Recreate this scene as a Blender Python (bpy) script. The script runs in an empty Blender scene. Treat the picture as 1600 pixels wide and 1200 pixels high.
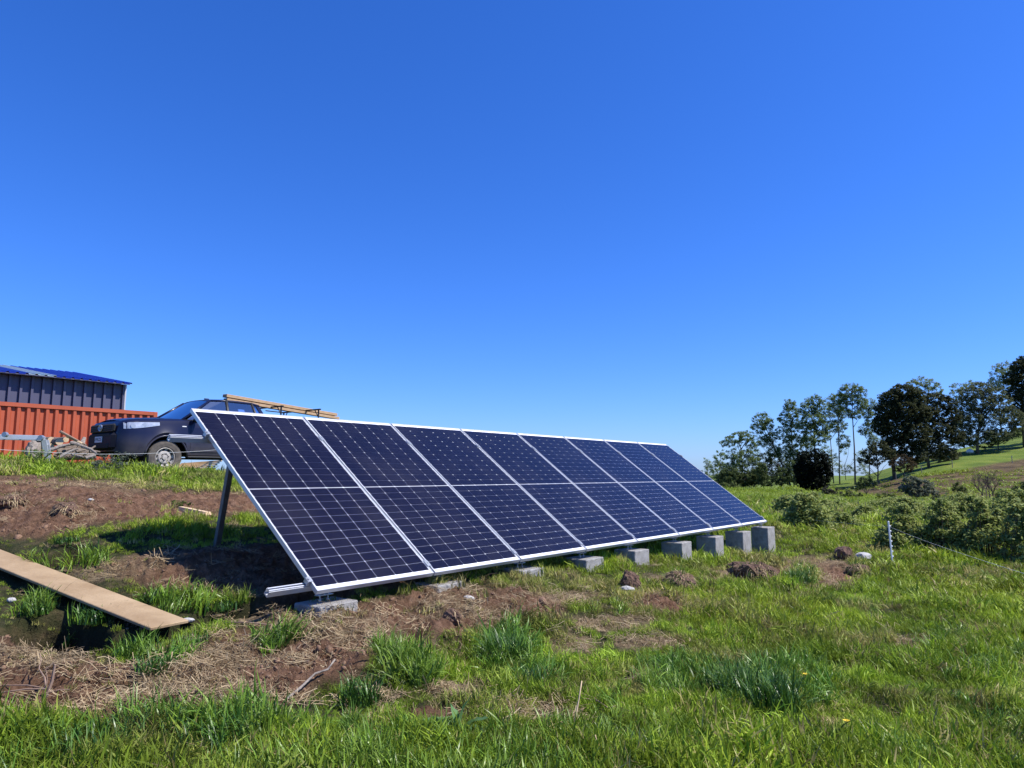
import bpy, math, random
import numpy as np
from mathutils import Vector, Matrix
random.seed(7); rng = np.random.default_rng(7)
scene = bpy.context.scene
COL = scene.collection
# ------------------------------------------------------------------ camera
PITCH = math.radians(7.267); FPX = 1108.2; CZ = 1.4
cam_data = bpy.data.cameras.new('camera'); cam = bpy.data.objects.new('camera', cam_data); COL.objects.link(cam)
cam_data.sensor_width = 36.0; cam_data.sensor_fit = 'HORIZONTAL'; cam_data.lens = 36.0 * FPX / 1600.0
cam_data.clip_start = 0.05; cam_data.clip_end = 9000
cam.location = (0, 0, CZ); cam.rotation_euler = (math.pi / 2 + PITCH, 0, 0)
scene.camera = cam
# ------------------------------------------------------------------ sun and sky
SUN_EL = math.radians(53); SUN_AZ = math.atan2(1.0, -0.16)     # azimuth clockwise from +Y
SD = Vector((math.sin(SUN_AZ) * math.cos(SUN_EL), math.cos(SUN_AZ) * math.cos(SUN_EL), math.sin(SUN_EL)))
world = bpy.data.worlds.new('World'); scene.world = world; world.use_nodes = True
nt = world.node_tree; nt.nodes.clear()
sky = nt.nodes.new('ShaderNodeTexSky'); sky.sky_type = 'NISHITA'; sky.sun_disc = False
sky.sun_elevation = SUN_EL; sky.sun_rotation = SUN_AZ; sky.altitude = 0; sky.air_density = 1.0; sky.dust_density = 0.35; sky.ozone_density = 3.0
hs = nt.nodes.new('ShaderNodeHueSaturation'); hs.inputs['Saturation'].default_value = 1.08; hs.inputs['Value'].default_value = 1.0
bg = nt.nodes.new('ShaderNodeBackground'); bg.inputs['Strength'].default_value = 0.148
wo = nt.nodes.new('ShaderNodeOutputWorld')
tn = nt.nodes.new('ShaderNodeMix'); tn.data_type = 'RGBA'; tn.blend_type = 'MULTIPLY'; tn.inputs['Factor'].default_value = 1; tn.inputs['B'].default_value = (.395, .55, 1.0, 1)
nt.links.new(sky.outputs[0], tn.inputs['A']); nt.links.new(tn.outputs['Result'], hs.inputs['Color']); nt.links.new(hs.outputs[0], bg.inputs['Color']); nt.links.new(bg.outputs[0], wo.inputs['Surface'])
sun = bpy.data.lights.new('sun', 'SUN'); sun.energy = 5.0; sun.angle = math.radians(0.53); sun.color = (1.0, 0.955, 0.88)
so = bpy.data.objects.new('sun', sun); COL.objects.link(so); so.rotation_euler = SD.to_track_quat('Z', 'Y').to_euler(); so.location = (0, 0, 30)
scene.view_settings.view_transform = 'Standard'; scene.view_settings.look = 'None'
scene.view_settings.exposure = 0.5; scene.view_settings.gamma = 1.0; scene.view_settings.use_curve_mapping = False
scene.cycles.max_bounces = 6; scene.cycles.transparent_max_bounces = 12
scene.cycles.caustics_reflective = False; scene.cycles.caustics_refractive = False

# ------------------------------------------------------------------ helpers
def tag(o, label=None, cat=None, group=None, kind=None):
    if label: o['label'] = label
    if cat: o['category'] = cat
    if group: o['group'] = group
    if kind: o['kind'] = kind
    return o
def thing(name, label, cat, loc=(0, 0, 0), rz=0.0, group=None):
    o = bpy.data.objects.new(name, None); COL.objects.link(o); o.location = loc; o.rotation_euler = (0, 0, rz); o.empty_display_size = .2
    return tag(o, label, cat, group)
class MB:
    def __init__(s): s.v = []; s.f = []; s.m = []
    def add(s, vs, fs, mi=0):
        n = len(s.v); s.v += [tuple(p) for p in vs]
        for f in fs: s.f.append(tuple(i + n for i in f)); s.m.append(mi)
    def box(s, c, d, R=None, mi=0, bev=0.0):
        x, y, z = d[0] / 2, d[1] / 2, d[2] / 2
        if bev > 0:
            b = min(bev, x * .9, y * .9, z * .9); pts = []
            import itertools
            for sx, sy, sz in itertools.product((-1, 1), repeat=3):
                pts.append((sx * x, sy * (y - b), sz * (z - b))); pts.append((sx * (x - b), sy * y, sz * (z - b))); pts.append((sx * (x - b), sy * (y - b), sz * z))
            bm = bmesh.new()
            for p in pts: bm.verts.new(p)
            r = bmesh.ops.convex_hull(bm, input=bm.verts); bm.verts.index_update(); bm.normal_update()
            bmesh.ops.dissolve_limit(bm, angle_limit=.02, verts=bm.verts, edges=bm.edges)
            bm.verts.index_update(); vs = [v.co.copy() for v in bm.verts]; fs = [[v.index for v in f.verts] for f in bm.faces]; bm.free()
        else:
            vs = [Vector((a * x, b_ * y, c_ * z)) for a, b_, c_ in ((-1, -1, -1), (1, -1, -1), (1, 1, -1), (-1, 1, -1), (-1, -1, 1), (1, -1, 1), (1, 1, 1), (-1, 1, 1))]
            fs = [(3, 2, 1, 0), (4, 5, 6, 7), (0, 1, 5, 4), (1, 2, 6, 5), (2, 3, 7, 6), (3, 0, 4, 7)]
        if R is not None: vs = [R @ Vector(v) for v in vs]
        s.add([Vector(v) + Vector(c) for v in vs], fs, mi); return s
    def tube(s, pts, rad, n=6, mi=0, cap=True):
        pts = [Vector(p) for p in pts]
        if not hasattr(rad, '__len__'): rad = [rad] * len(pts)
        rings = []; N = None
        for i, p in enumerate(pts):
            t = (pts[min(i + 1, len(pts) - 1)] - pts[max(i - 1, 0)]).normalized()
            if N is None: N = t.orthogonal().normalized()
            else: N = (N - t * N.dot(t)).normalized() if (N - t * N.dot(t)).length > 1e-6 else t.orthogonal().normalized()
            B = t.cross(N)
            rings.append([p + (N * math.cos(a) + B * math.sin(a)) * rad[i] for a in [2 * math.pi * k / n for k in range(n)]])
        vs = [v for r in rings for v in r]; fs = []
        for i in range(len(rings) - 1):
            for k in range(n): fs.append((i * n + k, i * n + (k + 1) % n, (i + 1) * n + (k + 1) % n, (i + 1) * n + k))
        if cap: fs.append(tuple(range(n - 1, -1, -1))); fs.append(tuple((len(rings) - 1) * n + k for k in range(n)))
        s.add(vs, fs, mi); return s
    def build(s, name, mats, parent=None, smooth=False):
        me = bpy.data.meshes.new(name); me.from_pydata(s.v, [], s.f)
        if not isinstance(mats, (list, tuple)): mats = [mats]
        for m in mats: me.materials.append(m)
        if len(mats) > 1: me.polygons.foreach_set('material_index', s.m)
        if smooth: me.polygons.foreach_set('use_smooth', [True] * len(me.polygons))
        me.update()
        o = bpy.data.objects.new(name, me); COL.objects.link(o)
        if parent is not None: o.parent = parent
        return o
import bmesh
def np_mesh(name, V, F, mat=None, smooth=False):
    """F: (n,3) or (n,4) int array"""
    me = bpy.data.meshes.new(name); V = np.asarray(V, dtype=np.float32); F = np.asarray(F, dtype=np.int32); k = F.shape[1]
    me.vertices.add(len(V)); me.vertices.foreach_set('co', V.ravel())
    me.loops.add(F.size); me.loops.foreach_set('vertex_index', F.ravel())
    me.polygons.add(len(F)); me.polygons.foreach_set('loop_start', np.arange(0, F.size, k, dtype=np.int32))
    try: me.polygons.foreach_set('loop_total', np.full(len(F), k, dtype=np.int32))
    except Exception: pass
    if smooth: me.polygons.foreach_set('use_smooth', np.ones(len(F), dtype=bool))
    me.update(calc_edges=True)
    if mat: me.materials.append(mat)
    return me
def attr(me, name, arr, typ='FLOAT', dom='POINT'):
    a = me.attributes.new(name, typ, dom); arr = np.asarray(arr, dtype=np.float32 if typ != 'INT' else np.int32)
    key = {'FLOAT': 'value', 'INT': 'value', 'FLOAT_VECTOR': 'vector', 'FLOAT_COLOR': 'color'}[typ]
    a.data.foreach_set(key, arr.ravel())
def smoothstep(a, b, x):
    t = np.clip((x - a) / (b - a), 0, 1); return t * t * (3 - 2 * t)
def vnoise(x, y, seed=0):
    xi = np.floor(x).astype(np.int64); yi = np.floor(y).astype(np.int64); xf = x - xi; yf = y - yi
    u = xf * xf * xf * (xf * (xf * 6 - 15) + 10); v = yf * yf * yf * (yf * (yf * 6 - 15) + 10)
    def h(a, b):
        n = (a * 374761393 + b * 668265263 + seed * 974634777) & 0xFFFFFFFF
        n = ((n ^ (n >> 13)) * 1274126177) & 0xFFFFFFFF; n = (n ^ (n >> 16)) & 0xFFFFFFFF
        return n / 4294967295.0
    return ((h(xi, yi) * (1 - u) + h(xi + 1, yi) * u) * (1 - v) + (h(xi, yi + 1) * (1 - u) + h(xi + 1, yi + 1) * u) * v) * 2 - 1
def fbm(x, y, f, o=4, seed=0, g=.5):
    s = 0; a = 1; t = 0
    for k in range(o):
        s = s + a * vnoise(x * f + 13.7 * k, y * f - 7.1 * k, seed + k); t += a; a *= g; f *= 2.03
    return s / t
# ---- materials
def mat(name, col=(.5, .5, .5), rough=.6, metal=0.0, spec=.5, noise=None, bump=None, coat=0.0):
    """noise=(scale, amount, col2) colour mottling, bump=(scale, strength)"""
    m = bpy.data.materials.new(name); m.use_nodes = True; n = m.node_tree.nodes; l = m.node_tree.links
    b = n['Principled BSDF']; b.inputs['Base Color'].default_value = (*col, 1); b.inputs['Roughness'].default_value = rough
    b.inputs['Metallic'].default_value = metal; b.inputs['Specular IOR Level'].default_value = spec; b.inputs['Coat Weight'].default_value = coat
    tc = n.new('ShaderNodeTexCoord')
    if noise:
        t = n.new('ShaderNodeTexNoise'); t.inputs['Scale'].default_value = noise[0]; t.inputs['Detail'].default_value = 8; t.inputs['Roughness'].default_value = .65
        l.new(tc.outputs['Object'], t.inputs['Vector'])
        r = n.new('ShaderNodeValToRGB'); r.color_ramp.elements[0].position = .35; r.color_ramp.elements[1].position = .68
        l.new(t.outputs['Fac'], r.inputs['Fac'])
        mx = n.new('ShaderNodeMix'); mx.data_type = 'RGBA'; mx.inputs['A'].default_value = (*col, 1); mx.inputs['B'].default_value = (*noise[2], 1)
        mm = n.new('ShaderNodeMath'); mm.operation = 'MULTIPLY'; mm.inputs[1].default_value = noise[1]
        l.new(r.outputs['Color'], mm.inputs[0]); l.new(mm.outputs[0], mx.inputs['Factor']); l.new(mx.outputs['Result'], b.inputs['Base Color'])
    if bump:
        t = n.new('ShaderNodeTexNoise'); t.inputs['Scale'].default_value = bump[0]; t.inputs['Detail'].default_value = 6
        l.new(tc.outputs['Object'], t.inputs['Vector'])
        bu = n.new('ShaderNodeBump'); bu.inputs['Strength'].default_value = bump[1]; bu.inputs['Distance'].default_value = .02
        l.new(t.outputs['Fac'], bu.inputs['Height']); l.new(bu.outputs['Normal'], b.inputs['Normal'])
    return m
def leaf_mat(name, c1, c2, inst=False, trans=.35, rough=.55, straw=None, spec=.16):
    """c1..c2 by per-vertex random 'bv'.x ; tip fade by 'bv'.y ; instancer attribute 'tint' (0..1) mixes to straw colour"""
    m = bpy.data.materials.new(name); m.use_nodes = True; n = m.node_tree.nodes; l = m.node_tree.links
    b = n['Principled BSDF']; b.inputs['Roughness'].default_value = rough; b.inputs['Specular IOR Level'].default_value = spec
    a = n.new('ShaderNodeAttribute'); a.attribute_name = 'bv'
    sp = n.new('ShaderNodeSeparateXYZ'); l.new(a.outputs['Vector'], sp.inputs[0])
    mx = n.new('ShaderNodeMix'); mx.data_type = 'RGBA'; mx.inputs['A'].default_value = (*c1, 1); mx.inputs['B'].default_value = (*c2, 1)
    l.new(sp.outputs['X'], mx.inputs['Factor']); out = mx.outputs['Result']
    if inst:
        ia = n.new('ShaderNodeAttribute'); ia.attribute_type = 'INSTANCER'; ia.attribute_name = 'tint'
        s2 = n.new('ShaderNodeSeparateXYZ'); l.new(ia.outputs['Vector'], s2.inputs[0])
        # tint.x : lightness multiplier ; tint.y : straw amount ; tint.z : yellow shift
        my = n.new('ShaderNodeMix'); my.data_type = 'RGBA'; my.inputs['B'].default_value = (0.27, 0.335, 0.026, 1)
        l.new(out, my.inputs['A']); l.new(s2.outputs['Z'], my.inputs['Factor'])
        ms = n.new('ShaderNodeMix'); ms.data_type = 'RGBA'; ms.inputs['B'].default_value = (*(straw or (0.36, 0.27, 0.13)), 1)
        l.new(my.outputs['Result'], ms.inputs['A']); l.new(s2.outputs['Y'], ms.inputs['Factor'])
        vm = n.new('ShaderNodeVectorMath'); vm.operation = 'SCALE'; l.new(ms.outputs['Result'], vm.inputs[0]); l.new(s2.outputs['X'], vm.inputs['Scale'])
        out = vm.outputs[0]
    l.new(out, b.inputs['Base Color'])
    tr = n.new('ShaderNodeBsdfTranslucent'); l.new(out, tr.inputs['Color'])
    ms2 = n.new('ShaderNodeMixShader'); ms2.inputs[0].default_value = trans
    l.new(b.outputs[0], ms2.inputs[1]); l.new(tr.outputs[0], ms2.inputs[2]); l.new(ms2.outputs[0], n['Material Output'].inputs['Surface'])
    return m
# ------------------------------------------------------------------ photograph <-> ground
sp_, cp_ = math.sin(PITCH), math.cos(PITCH)
def ray(px, py):
    a = (px - 800) / FPX; b = (py - 600) / FPX; fy = cp_ + b * sp_
    return a / fy, (sp_ - b * cp_) / fy          # X/Y , dz/Y
def pt(px, py, Y):
    rx, rz = ray(px, py); return (rx * Y, Y, CZ + rz * Y)
def to_px(X, Y, Z):
    z = Z - CZ; d = Y * cp_ + z * sp_; u = -Y * sp_ + z * cp_
    d = np.where(np.abs(d) < 1e-4, 1e-4, d)
    return 800 + FPX * X / d, 600 - FPX * u / d, d
# control points of the land: (photo x, photo y, distance)
CP = [(0,1200,2.9),(400,1200,3.0),(800,1200,3.2),(1200,1200,3.5),(1600,1200,3.6),
 (0,1100,3.5),(400,1100,3.6),(800,1100,3.95),(1200,1100,4.4),(1600,1100,4.6),
 (0,1000,4.5),(400,1000,4.6),(800,1000,5.3),(1200,1000,6.1),(1600,1000,6.3),
 (530,957,5.2),(700,930,5.93),(833,908,6.8),(925,892,7.7),(1003,882,8.6),(1072,880,9.5),(1120,876,10.4),(1165,873,11.3),(1205,869,12.2),
 (1394,886,11.0),(1600,902,10.3),(1000,930,7.0),(1300,930,8.6),(1600,940,8.8),
 (318,857,6.2),(145,835,6.25),(0,838,6.4),(0,893,5.7),(0,935,5.2),(300,900,5.7),(200,905,5.55),(420,930,5.3),
 (200,780,9.0),(0,780,9.0),(0,724,12.5),(150,734,13.0),(252,742,13.5),(340,748,14.0),(450,757,14.5),(300,792,9.3),(380,762,11),(420,830,7.3),
 (252,742.5,16),(150,738,17),(350,745,19),(250,742,22),(0,735,17),
 (1200,832,13.5),(1230,800,24),(1250,782,38),(1200,769,60),(1260,763,85),(1600,800,25),(1600,862,13),(1400,800,22),(1150,768,90),
 (1310,771,75),(1600,778,50),(1450,775,60),(1600,720,85),(1600,684,108),(1450,730,88),(1450,716,104),(1310,752,98),(1300,765,85),(1600,664,135),
 (1400,728,104),(1500,700,110),(1500,725,86),(1360,760,85)]
cpx = []
for a_, b_, c_ in CP: cpx.append(pt(a_, b_, c_))
cpx += [pt(1310,768,140),pt(1400,748,140),pt(1500,725,145),pt(1600,694,160),pt(1310,775,220),pt(1450,756,240),pt(1600,730,240),pt(1750,650,130),pt(1750,700,230),pt(1750,660,100)]
cpx += [(-14,26,1.1),(-16,22,1.15),(-24,30,.9),(-10,30,.8),(-8,5,.95),(-5,3,.5),(-12,8,1.3),(-25,10,1.6),(0,0,.12),(1.5,1.5,.03),(-1.5,1.5,.2),(6,4,-.05),(14,8,-.1),(30,5,-.4),(0,-8,.1),(-15,-8,.8),(15,-8,-.2),
        (0,20,.5),(3,28,.25),(10,45,.05),(-10,50,.2),(-30,60,-.5),(-60,40,-.6),(0,100,-.6),(-60,120,-2),(60,60,1.0),(20,160,-1),(-250,-50,-4),(250,-50,3),(0,-200,-3),(0,400,-5),(300,400,-2),(-300,300,-6),(30,130,.0)]
CPA = np.array(cpx)
def warp(X, Y):
    r = np.hypot(X, Y) + 1e-9; k = np.log1p(r / 3.0) / r; return X * k, Y * k
def _phi(d2): return np.where(d2 > 1e-12, .5 * d2 * np.log(d2 + 1e-20), 0)
_wx, _wy = warp(CPA[:, 0], CPA[:, 1]); _n = len(CPA)
_A = np.zeros((_n + 3, _n + 3)); _A[:_n, :_n] = _phi((_wx[:, None] - _wx) ** 2 + (_wy[:, None] - _wy) ** 2) + np.eye(_n) * 4e-4
_A[:_n, _n] = 1; _A[:_n, _n + 1] = _wx; _A[:_n, _n + 2] = _wy; _A[_n:, :_n] = _A[:_n, _n:].T
_W = np.linalg.solve(_A, np.r_[CPA[:, 2], 0, 0, 0])
def base_h(X, Y):
    X = np.asarray(X, float); Y = np.asarray(Y, float); sh = X.shape; x, y = warp(X.ravel(), Y.ravel()); out = np.empty(len(x))
    for i in range(0, len(x), 40000):
        a = x[i:i + 40000]; b = y[i:i + 40000]
        out[i:i + 40000] = _phi((a[:, None] - _wx) ** 2 + (b[:, None] - _wy) ** 2) @ _W[:_n] + _W[_n] + _W[_n + 1] * a + _W[_n + 2] * b
    return out.reshape(sh)
# coarse radial table of the base land for quick look-ups
def hit(px, py, hf=None, y0=2.0, y1=160):
    hf = hf or base_h
    rx, rz = ray(px, py); Y = np.exp(np.linspace(math.log(y0), math.log(y1), 900)); z = CZ + rz * Y; h = hf(rx * Y, Y)
    k = np.where(z <= h)[0]
    if len(k) == 0: return None
    i = k[0]
    if i == 0: return Vector((rx * Y[0], Y[0], h[0]))
    a = z[i - 1] - h[i - 1]; b = h[i] - z[i]; t = a / (a + b + 1e-12); y = Y[i - 1] + (Y[i] - Y[i - 1]) * t
    return Vector((rx * y, y, CZ + rz * y))
def poly_mask(px, py, poly, soft):
    """signed soft mask of polygon in photo coordinates, >0 inside"""
    poly = np.array(poly, float); n = len(poly); d = np.full(px.shape, 1e9); inside = np.zeros(px.shape, bool)
    for i in range(n):
        a = poly[i]; b = poly[(i + 1) % n]; ab = b - a
        t = np.clip(((px - a[0]) * ab[0] + (py - a[1]) * ab[1]) / (ab @ ab), 0, 1)
        d = np.minimum(d, np.hypot(px - a[0] - t * ab[0], py - a[1] - t * ab[1]))
        c = ((a[1] > py) != (b[1] > py)); xx = a[0] + (py - a[1]) / (b[1] - a[1] + 1e-12) * ab[0]
        inside ^= c & (px < xx)
    s = np.where(inside, d, -d); return smoothstep(-soft, soft, s)
def ell(px, py, cx, cy, rx, ry, p=1.0):
    r = np.sqrt(((px - cx) / rx) ** 2 + ((py - cy) / ry) ** 2); return 1 - smoothstep(.6, 1.25, r)
# where the bare earth, straw and lush grass lie (traced once on the land, so they stay put on it)
DIRT = [([(-60,738),(60,748),(150,756),(230,768),(310,768),(400,770),(520,775),(520,800),(400,800),(335,806),(262,816),(150,822),(70,836),(0,834),(-60,836)], 9),
 ([(-40,985),(60,1000),(150,1038),(240,1040),(330,1000),(430,965),(560,950),(700,925),(800,930),(880,940),(890,968),(780,975),(740,1010),(640,1000),(560,1055),(470,1090),(330,1118),(240,1132),(100,1138),(-40,1138)], 11),
 ([(170,882),(250,868),(330,860),(470,850),(700,880),(640,912),(520,945),(400,925),(300,925),(215,910)], 9),
 ([(640,1115),(700,1105),(745,1120),(735,1150),(660,1155)], 8),([(1000,930),(1070,945),(1060,965),(985,950)], 6), ([(1110,905),(1250,880),(1330,880),(1380,900),(1290,912),(1180,915)], 7)]
STRAW = [(60,1030,90,22),(300,1075,110,20),(620,1020,70,22),(520,985,120,22),(960,975,70,14),(1020,1010,50,12),(1430,1010,60,12),(1540,985,40,10),(1300,1150,50,14),(700,1080,60,18),(870,1010,26,20),(850,1120,80,20),(1150,895,60,16),(1280,880,70,14),(730,960,90,22),(880,935,60,14),(200,890,90,20),(150,760,120,9),(330,1030,90,25),(420,960,80,12),(1050,905,60,10),(1300,915,50,10),(905,1010,30,14)]
LUSHTUFT = [(790,1020,48,34,1.0),(1210,1080,110,45,.8),(250,1030,60,16,.7),(430,1005,40,16,.7),(330,1150,160,24,.7),(400,1118,45,20,.7),(610,1030,26,22,.9),(830,1062,45,22,.8),(640,1055,40,25,.8),(110,880,90,14,.5),(330,940,80,14,.5),(90,955,70,20,.7),(250,950,50,14,.5),(1250,905,26,12,1.0),(1060,1060,90,35,.4),(1480,1050,80,30,.3)]
TRENCH_PX = [(58,975,.20),(125,1006,.23),(185,1004,.15),(245,992,.13),(300,970,.13),(350,955,.14),(430,944,.15),(520,932,.15)]
HOLE_PX = [(112,864,.17,.16),(18,772,.16,.12),(340,790,.0,.0),(1335,897,.14,.12),(640,992,.16,.10),(1555,985,.08,.06)]
MOUND_PX = [(330,888,.42,.10),(255,884,.4,.07),(90,806,.5,.10),(25,800,.45,.10),(560,1045,.22,.10),(690,1000,.3,.10),(830,948,.3,.06),(700,955,.3,.07),(300,790,.6,.08),(150,790,.5,.06),(400,783,.6,.10)]
TRENCH = [(*hit(a, b)[:], c) for a, b, c in TRENCH_PX]
HOLES = [(*hit(a, b)[:], c, d) for a, b, c, d in HOLE_PX if c > 0]
MOUNDS = [(*hit(a, b)[:], c, d) for a, b, c, d in MOUND_PX]
_pa = hit(265, 986); _pb = hit(-45, 866); _pa.z += .035; _pb.z += .05
def plank_cut(X, Y, Z):
    ax, ay = _pb.x - _pa.x, _pb.y - _pa.y; t = ((X - _pa.x) * ax + (Y - _pa.y) * ay) / (ax * ax + ay * ay); tc = np.clip(t, 0, 1)
    d = np.hypot(X - _pa.x - tc * ax, Y - _pa.y - tc * ay); lim = _pa.z + (_pb.z - _pa.z) * tc - .03 + smoothstep(.16, .30, d) * .25 + (d > .30) * 9
    return np.minimum(Z, lim), (d < .15)
def masks(X, Y, H):
    px, py, d = to_px(X, Y, H); vis = (d > .5) & (Y < 60)
    wob = fbm(X, Y, 2.2, 4, 5); w2 = fbm(X + 31, Y, 2.2, 4, 9); sc = np.clip(60 / np.maximum(d, .5), 2, 22)
    qx = px + wob * sc * 2.2; qy = py + w2 * sc * 1.1
    dirt = np.zeros(X.shape)
    for poly, s in DIRT: dirt = np.maximum(dirt, poly_mask(qx, qy, poly, s))
    straw = np.zeros(X.shape)
    for a, b, c, e in STRAW: straw = np.maximum(straw, ell(qx, qy, a, b, c, e))
    lush = np.zeros(X.shape)
    for a, b, c, e, k in LUSHTUFT: lush = np.maximum(lush, k * ell(px + wob * sc * .7, py + w2 * sc * .5, a, b, c, e))
    dirt = np.where(vis, dirt, 0); straw = np.where(vis, straw, 0); lush = np.where(vis, lush, 0)
    dirt = dirt * (1 - .9 * lush)
    # strips of disturbed ground next to earth carry straw
    return dirt, straw, lush, px, py, d
def detail(X, Y, H, dirt):
    r = np.hypot(X, Y); near = 1 - smoothstep(14, 22, r); z = np.zeros(X.shape)
    z += .035 * fbm(X, Y, .9, 3, 21) * near * smoothstep(1, 3, r)
    z += near * (.02 * fbm(X, Y, 5, 3, 22))
    lump = fbm(X, Y, 4.0, 5, 33, .6); z += dirt * near * (.075 * lump + .05 * np.abs(fbm(X, Y, 9, 4, 41, .6)) + .035 * fbm(X, Y, 22, 4, 43, .7))
    td = np.full(X.shape, 9.0)
    for (x0, y0, z0, w0), (x1, y1, z1, w1) in zip(TRENCH[:-1], TRENCH[1:]):
        ax, ay = x1 - x0, y1 - y0; t = np.clip(((X - x0) * ax + (Y - y0) * ay) / (ax * ax + ay * ay), 0, 1)
        td = np.minimum(td, np.hypot(X - x0 - t * ax, Y - y0 - t * ay) / (w0 + (w1 - w0) * t))
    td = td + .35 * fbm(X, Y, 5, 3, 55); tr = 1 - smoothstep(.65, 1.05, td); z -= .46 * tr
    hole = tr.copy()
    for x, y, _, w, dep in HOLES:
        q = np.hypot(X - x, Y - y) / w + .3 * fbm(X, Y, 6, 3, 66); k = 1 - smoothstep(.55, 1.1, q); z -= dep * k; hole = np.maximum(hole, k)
    for x, y, _, w, dep in MOUNDS:
        q = np.hypot(X - x, Y - y) / w; z += dep * np.exp(-q * q * 2.0)
    far = smoothstep(25, 60, r); z += far * (.25 * fbm(X, Y, .06, 4, 71))
    return z, hole
def full_h(X, Y):
    X = np.asarray(X, float); Y = np.asarray(Y, float); H = base_h(X, Y); m = masks(X, Y, H); z, _ = detail(X, Y, H, m[0]); return plank_cut(X, Y, H + z)[0]
def at(px, py): 
    p = hit(px, py, full_h); return p if p is not None else hit(px, py)
def on(x, y, dz=0.0): return Vector((x, y, float(full_h(np.array([x]), np.array([y]))[0]) + dz))

# ------------------------------------------------------------------ ground sheet
az = np.radians(np.concatenate([np.linspace(-180, -60, 30, endpoint=False), np.linspace(-60, -44, 40, endpoint=False), np.linspace(-44, 44, 860), np.linspace(44, 60, 41)[1:], np.linspace(60, 180, 31)[1:-1]]))
rr = np.concatenate([np.linspace(.02, 2.2, 14, endpoint=False), np.geomspace(2.2, 20, 380, endpoint=False), np.geomspace(20, 140, 150, endpoint=False), np.geomspace(140, 5000, 40)])
AZ, RR = np.meshgrid(az, rr); GX = np.sin(AZ) * RR; GY = np.cos(AZ) * RR
GH = base_h(GX, GY)
GH = np.where(RR > 300, np.minimum(GH, 25) * np.exp(-(RR - 300) / 900) - 6 * (1 - np.exp(-(RR - 300) / 900)), GH)
gd, gs, gl, gpx, gpy, gdd = masks(GX, GY, GH)
gz, ghole = detail(GX, GY, GH, gd)
# field colours far away: 0 pasture, 1 brown mown bank
bank = poly_mask(gpx + 6 * fbm(GX, GY, .15, 3, 80), gpy + 4 * fbm(GX, GY, .2, 3, 81), [(1310,768),(1345,756),(1400,748),(1460,740),(1530,730),(1600,718),(1900,670),(1900,820),(1590,800),(1450,790),(1380,782),(1310,776)], 3) * (GY > 40)
GZ = plank_cut(GX, GY, GH + gz)[0]; na, nr = len(az), len(rr)
idx = np.arange(nr * na).reshape(nr, na)
q = np.stack([idx[:-1, :], np.roll(idx, -1, 1)[:-1, :], np.roll(idx, -1, 1)[1:, :], idx[1:, :]], -1).reshape(-1, 4)
V = np.stack([GX, GY, GZ], -1).reshape(-1, 3); V = np.vstack([V, [[0, 0, GZ[0].mean()]]])
q = q[:, ::-1]
gm = bpy.data.materials.new('ground_material'); gm.use_nodes = True
def ground_material(m):
    n = m.node_tree.nodes; l = m.node_tree.links; b = n['Principled BSDF']; b.inputs['Roughness'].default_value = .95; b.inputs['Specular IOR Level'].default_value = .15
    geo = n.new('ShaderNodeNewGeometry')
    at_ = n.new('ShaderNodeAttribute'); at_.attribute_name = 'mk'; s = n.new('ShaderNodeSeparateXYZ'); l.new(at_.outputs['Vector'], s.inputs[0])
    at2 = n.new('ShaderNodeAttribute'); at2.attribute_name = 'mk2'; s2 = n.new('ShaderNodeSeparateXYZ'); l.new(at2.outputs['Vector'], s2.inputs[0])
    def noi(sc, det=8, ro=.65):
        t = n.new('ShaderNodeTexNoise'); t.inputs['Scale'].default_value = sc; t.inputs['Detail'].default_value = det; t.inputs['Roughness'].default_value = ro
        l.new(geo.outputs['Position'], t.inputs['Vector']); return t.outputs['Fac']
    def ramp(f, stops):
        r = n.new('ShaderNodeValToRGB'); e = r.color_ramp.elements
        while len(e) < len(stops): e.new(.5)
        for k, (p, c) in enumerate(stops): e[k].position = p; e[k].color = (*c, 1)
        l.new(f, r.inputs['Fac']); return r.outputs['Color']
    def mix(f, a, c):
        x = n.new('ShaderNodeMix'); x.data_type = 'RGBA'; l.new(f, x.inputs['Factor']); l.new(a, x.inputs['A']); l.new(c, x.inputs['B']); return x.outputs['Result']
    soil = ramp(noi(11, 12, .75), [(.30, (.055, .028, .016)), (.44, (.14, .075, .044)), (.58, (.235, .135, .083)), (.74, (.36, .235, .15))])
    turf = ramp(noi(6, 10, .7), [(.30, (.02, .025, .010)), (.5, (.045, .050, .018)), (.7, (.13, .10, .05))])
    strw = ramp(noi(26, 5, .7), [(.34, (.13, .08, .05)), (.5, (.27, .19, .11)), (.66, (.42, .32, .19))])
    past = ramp(noi(.35, 9, .6), [(.30, (.075, .115, .018)), (.5, (.115, .165, .024)), (.68, (.17, .20, .035))])
    bank = ramp(noi(.5, 9, .75), [(.34, (.025, .018, .011)), (.48, (.085, .060, .030)), (.62, (.16, .115, .055)), (.72, (.12, .13, .04))])
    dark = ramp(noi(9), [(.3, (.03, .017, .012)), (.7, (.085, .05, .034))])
    c = mix(s2.outputs['Y'], turf, past); c = mix(s2.outputs['Z'], c, bank)
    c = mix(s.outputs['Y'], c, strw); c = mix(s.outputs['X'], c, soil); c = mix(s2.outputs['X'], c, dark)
    l.new(c, b.inputs['Base Color'])
    bu = n.new('ShaderNodeBump'); bu.inputs['Strength'].default_value = 1.0; bu.inputs['Distance'].default_value = .05; l.new(noi(30, 12, .75), bu.inputs['Height']); l.new(bu.outputs['Normal'], b.inputs['Normal'])
ground_material(gm)
me = np_mesh('ground', V, q, gm, True)
dist = RR.ravel()
sm = np.clip(gs * .75 + .35 * gd * (fbm(GX, GY, 1.7, 3, 90) > .1), 0, 1)
z1 = lambda a: np.append(a.ravel(), 0)
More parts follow.
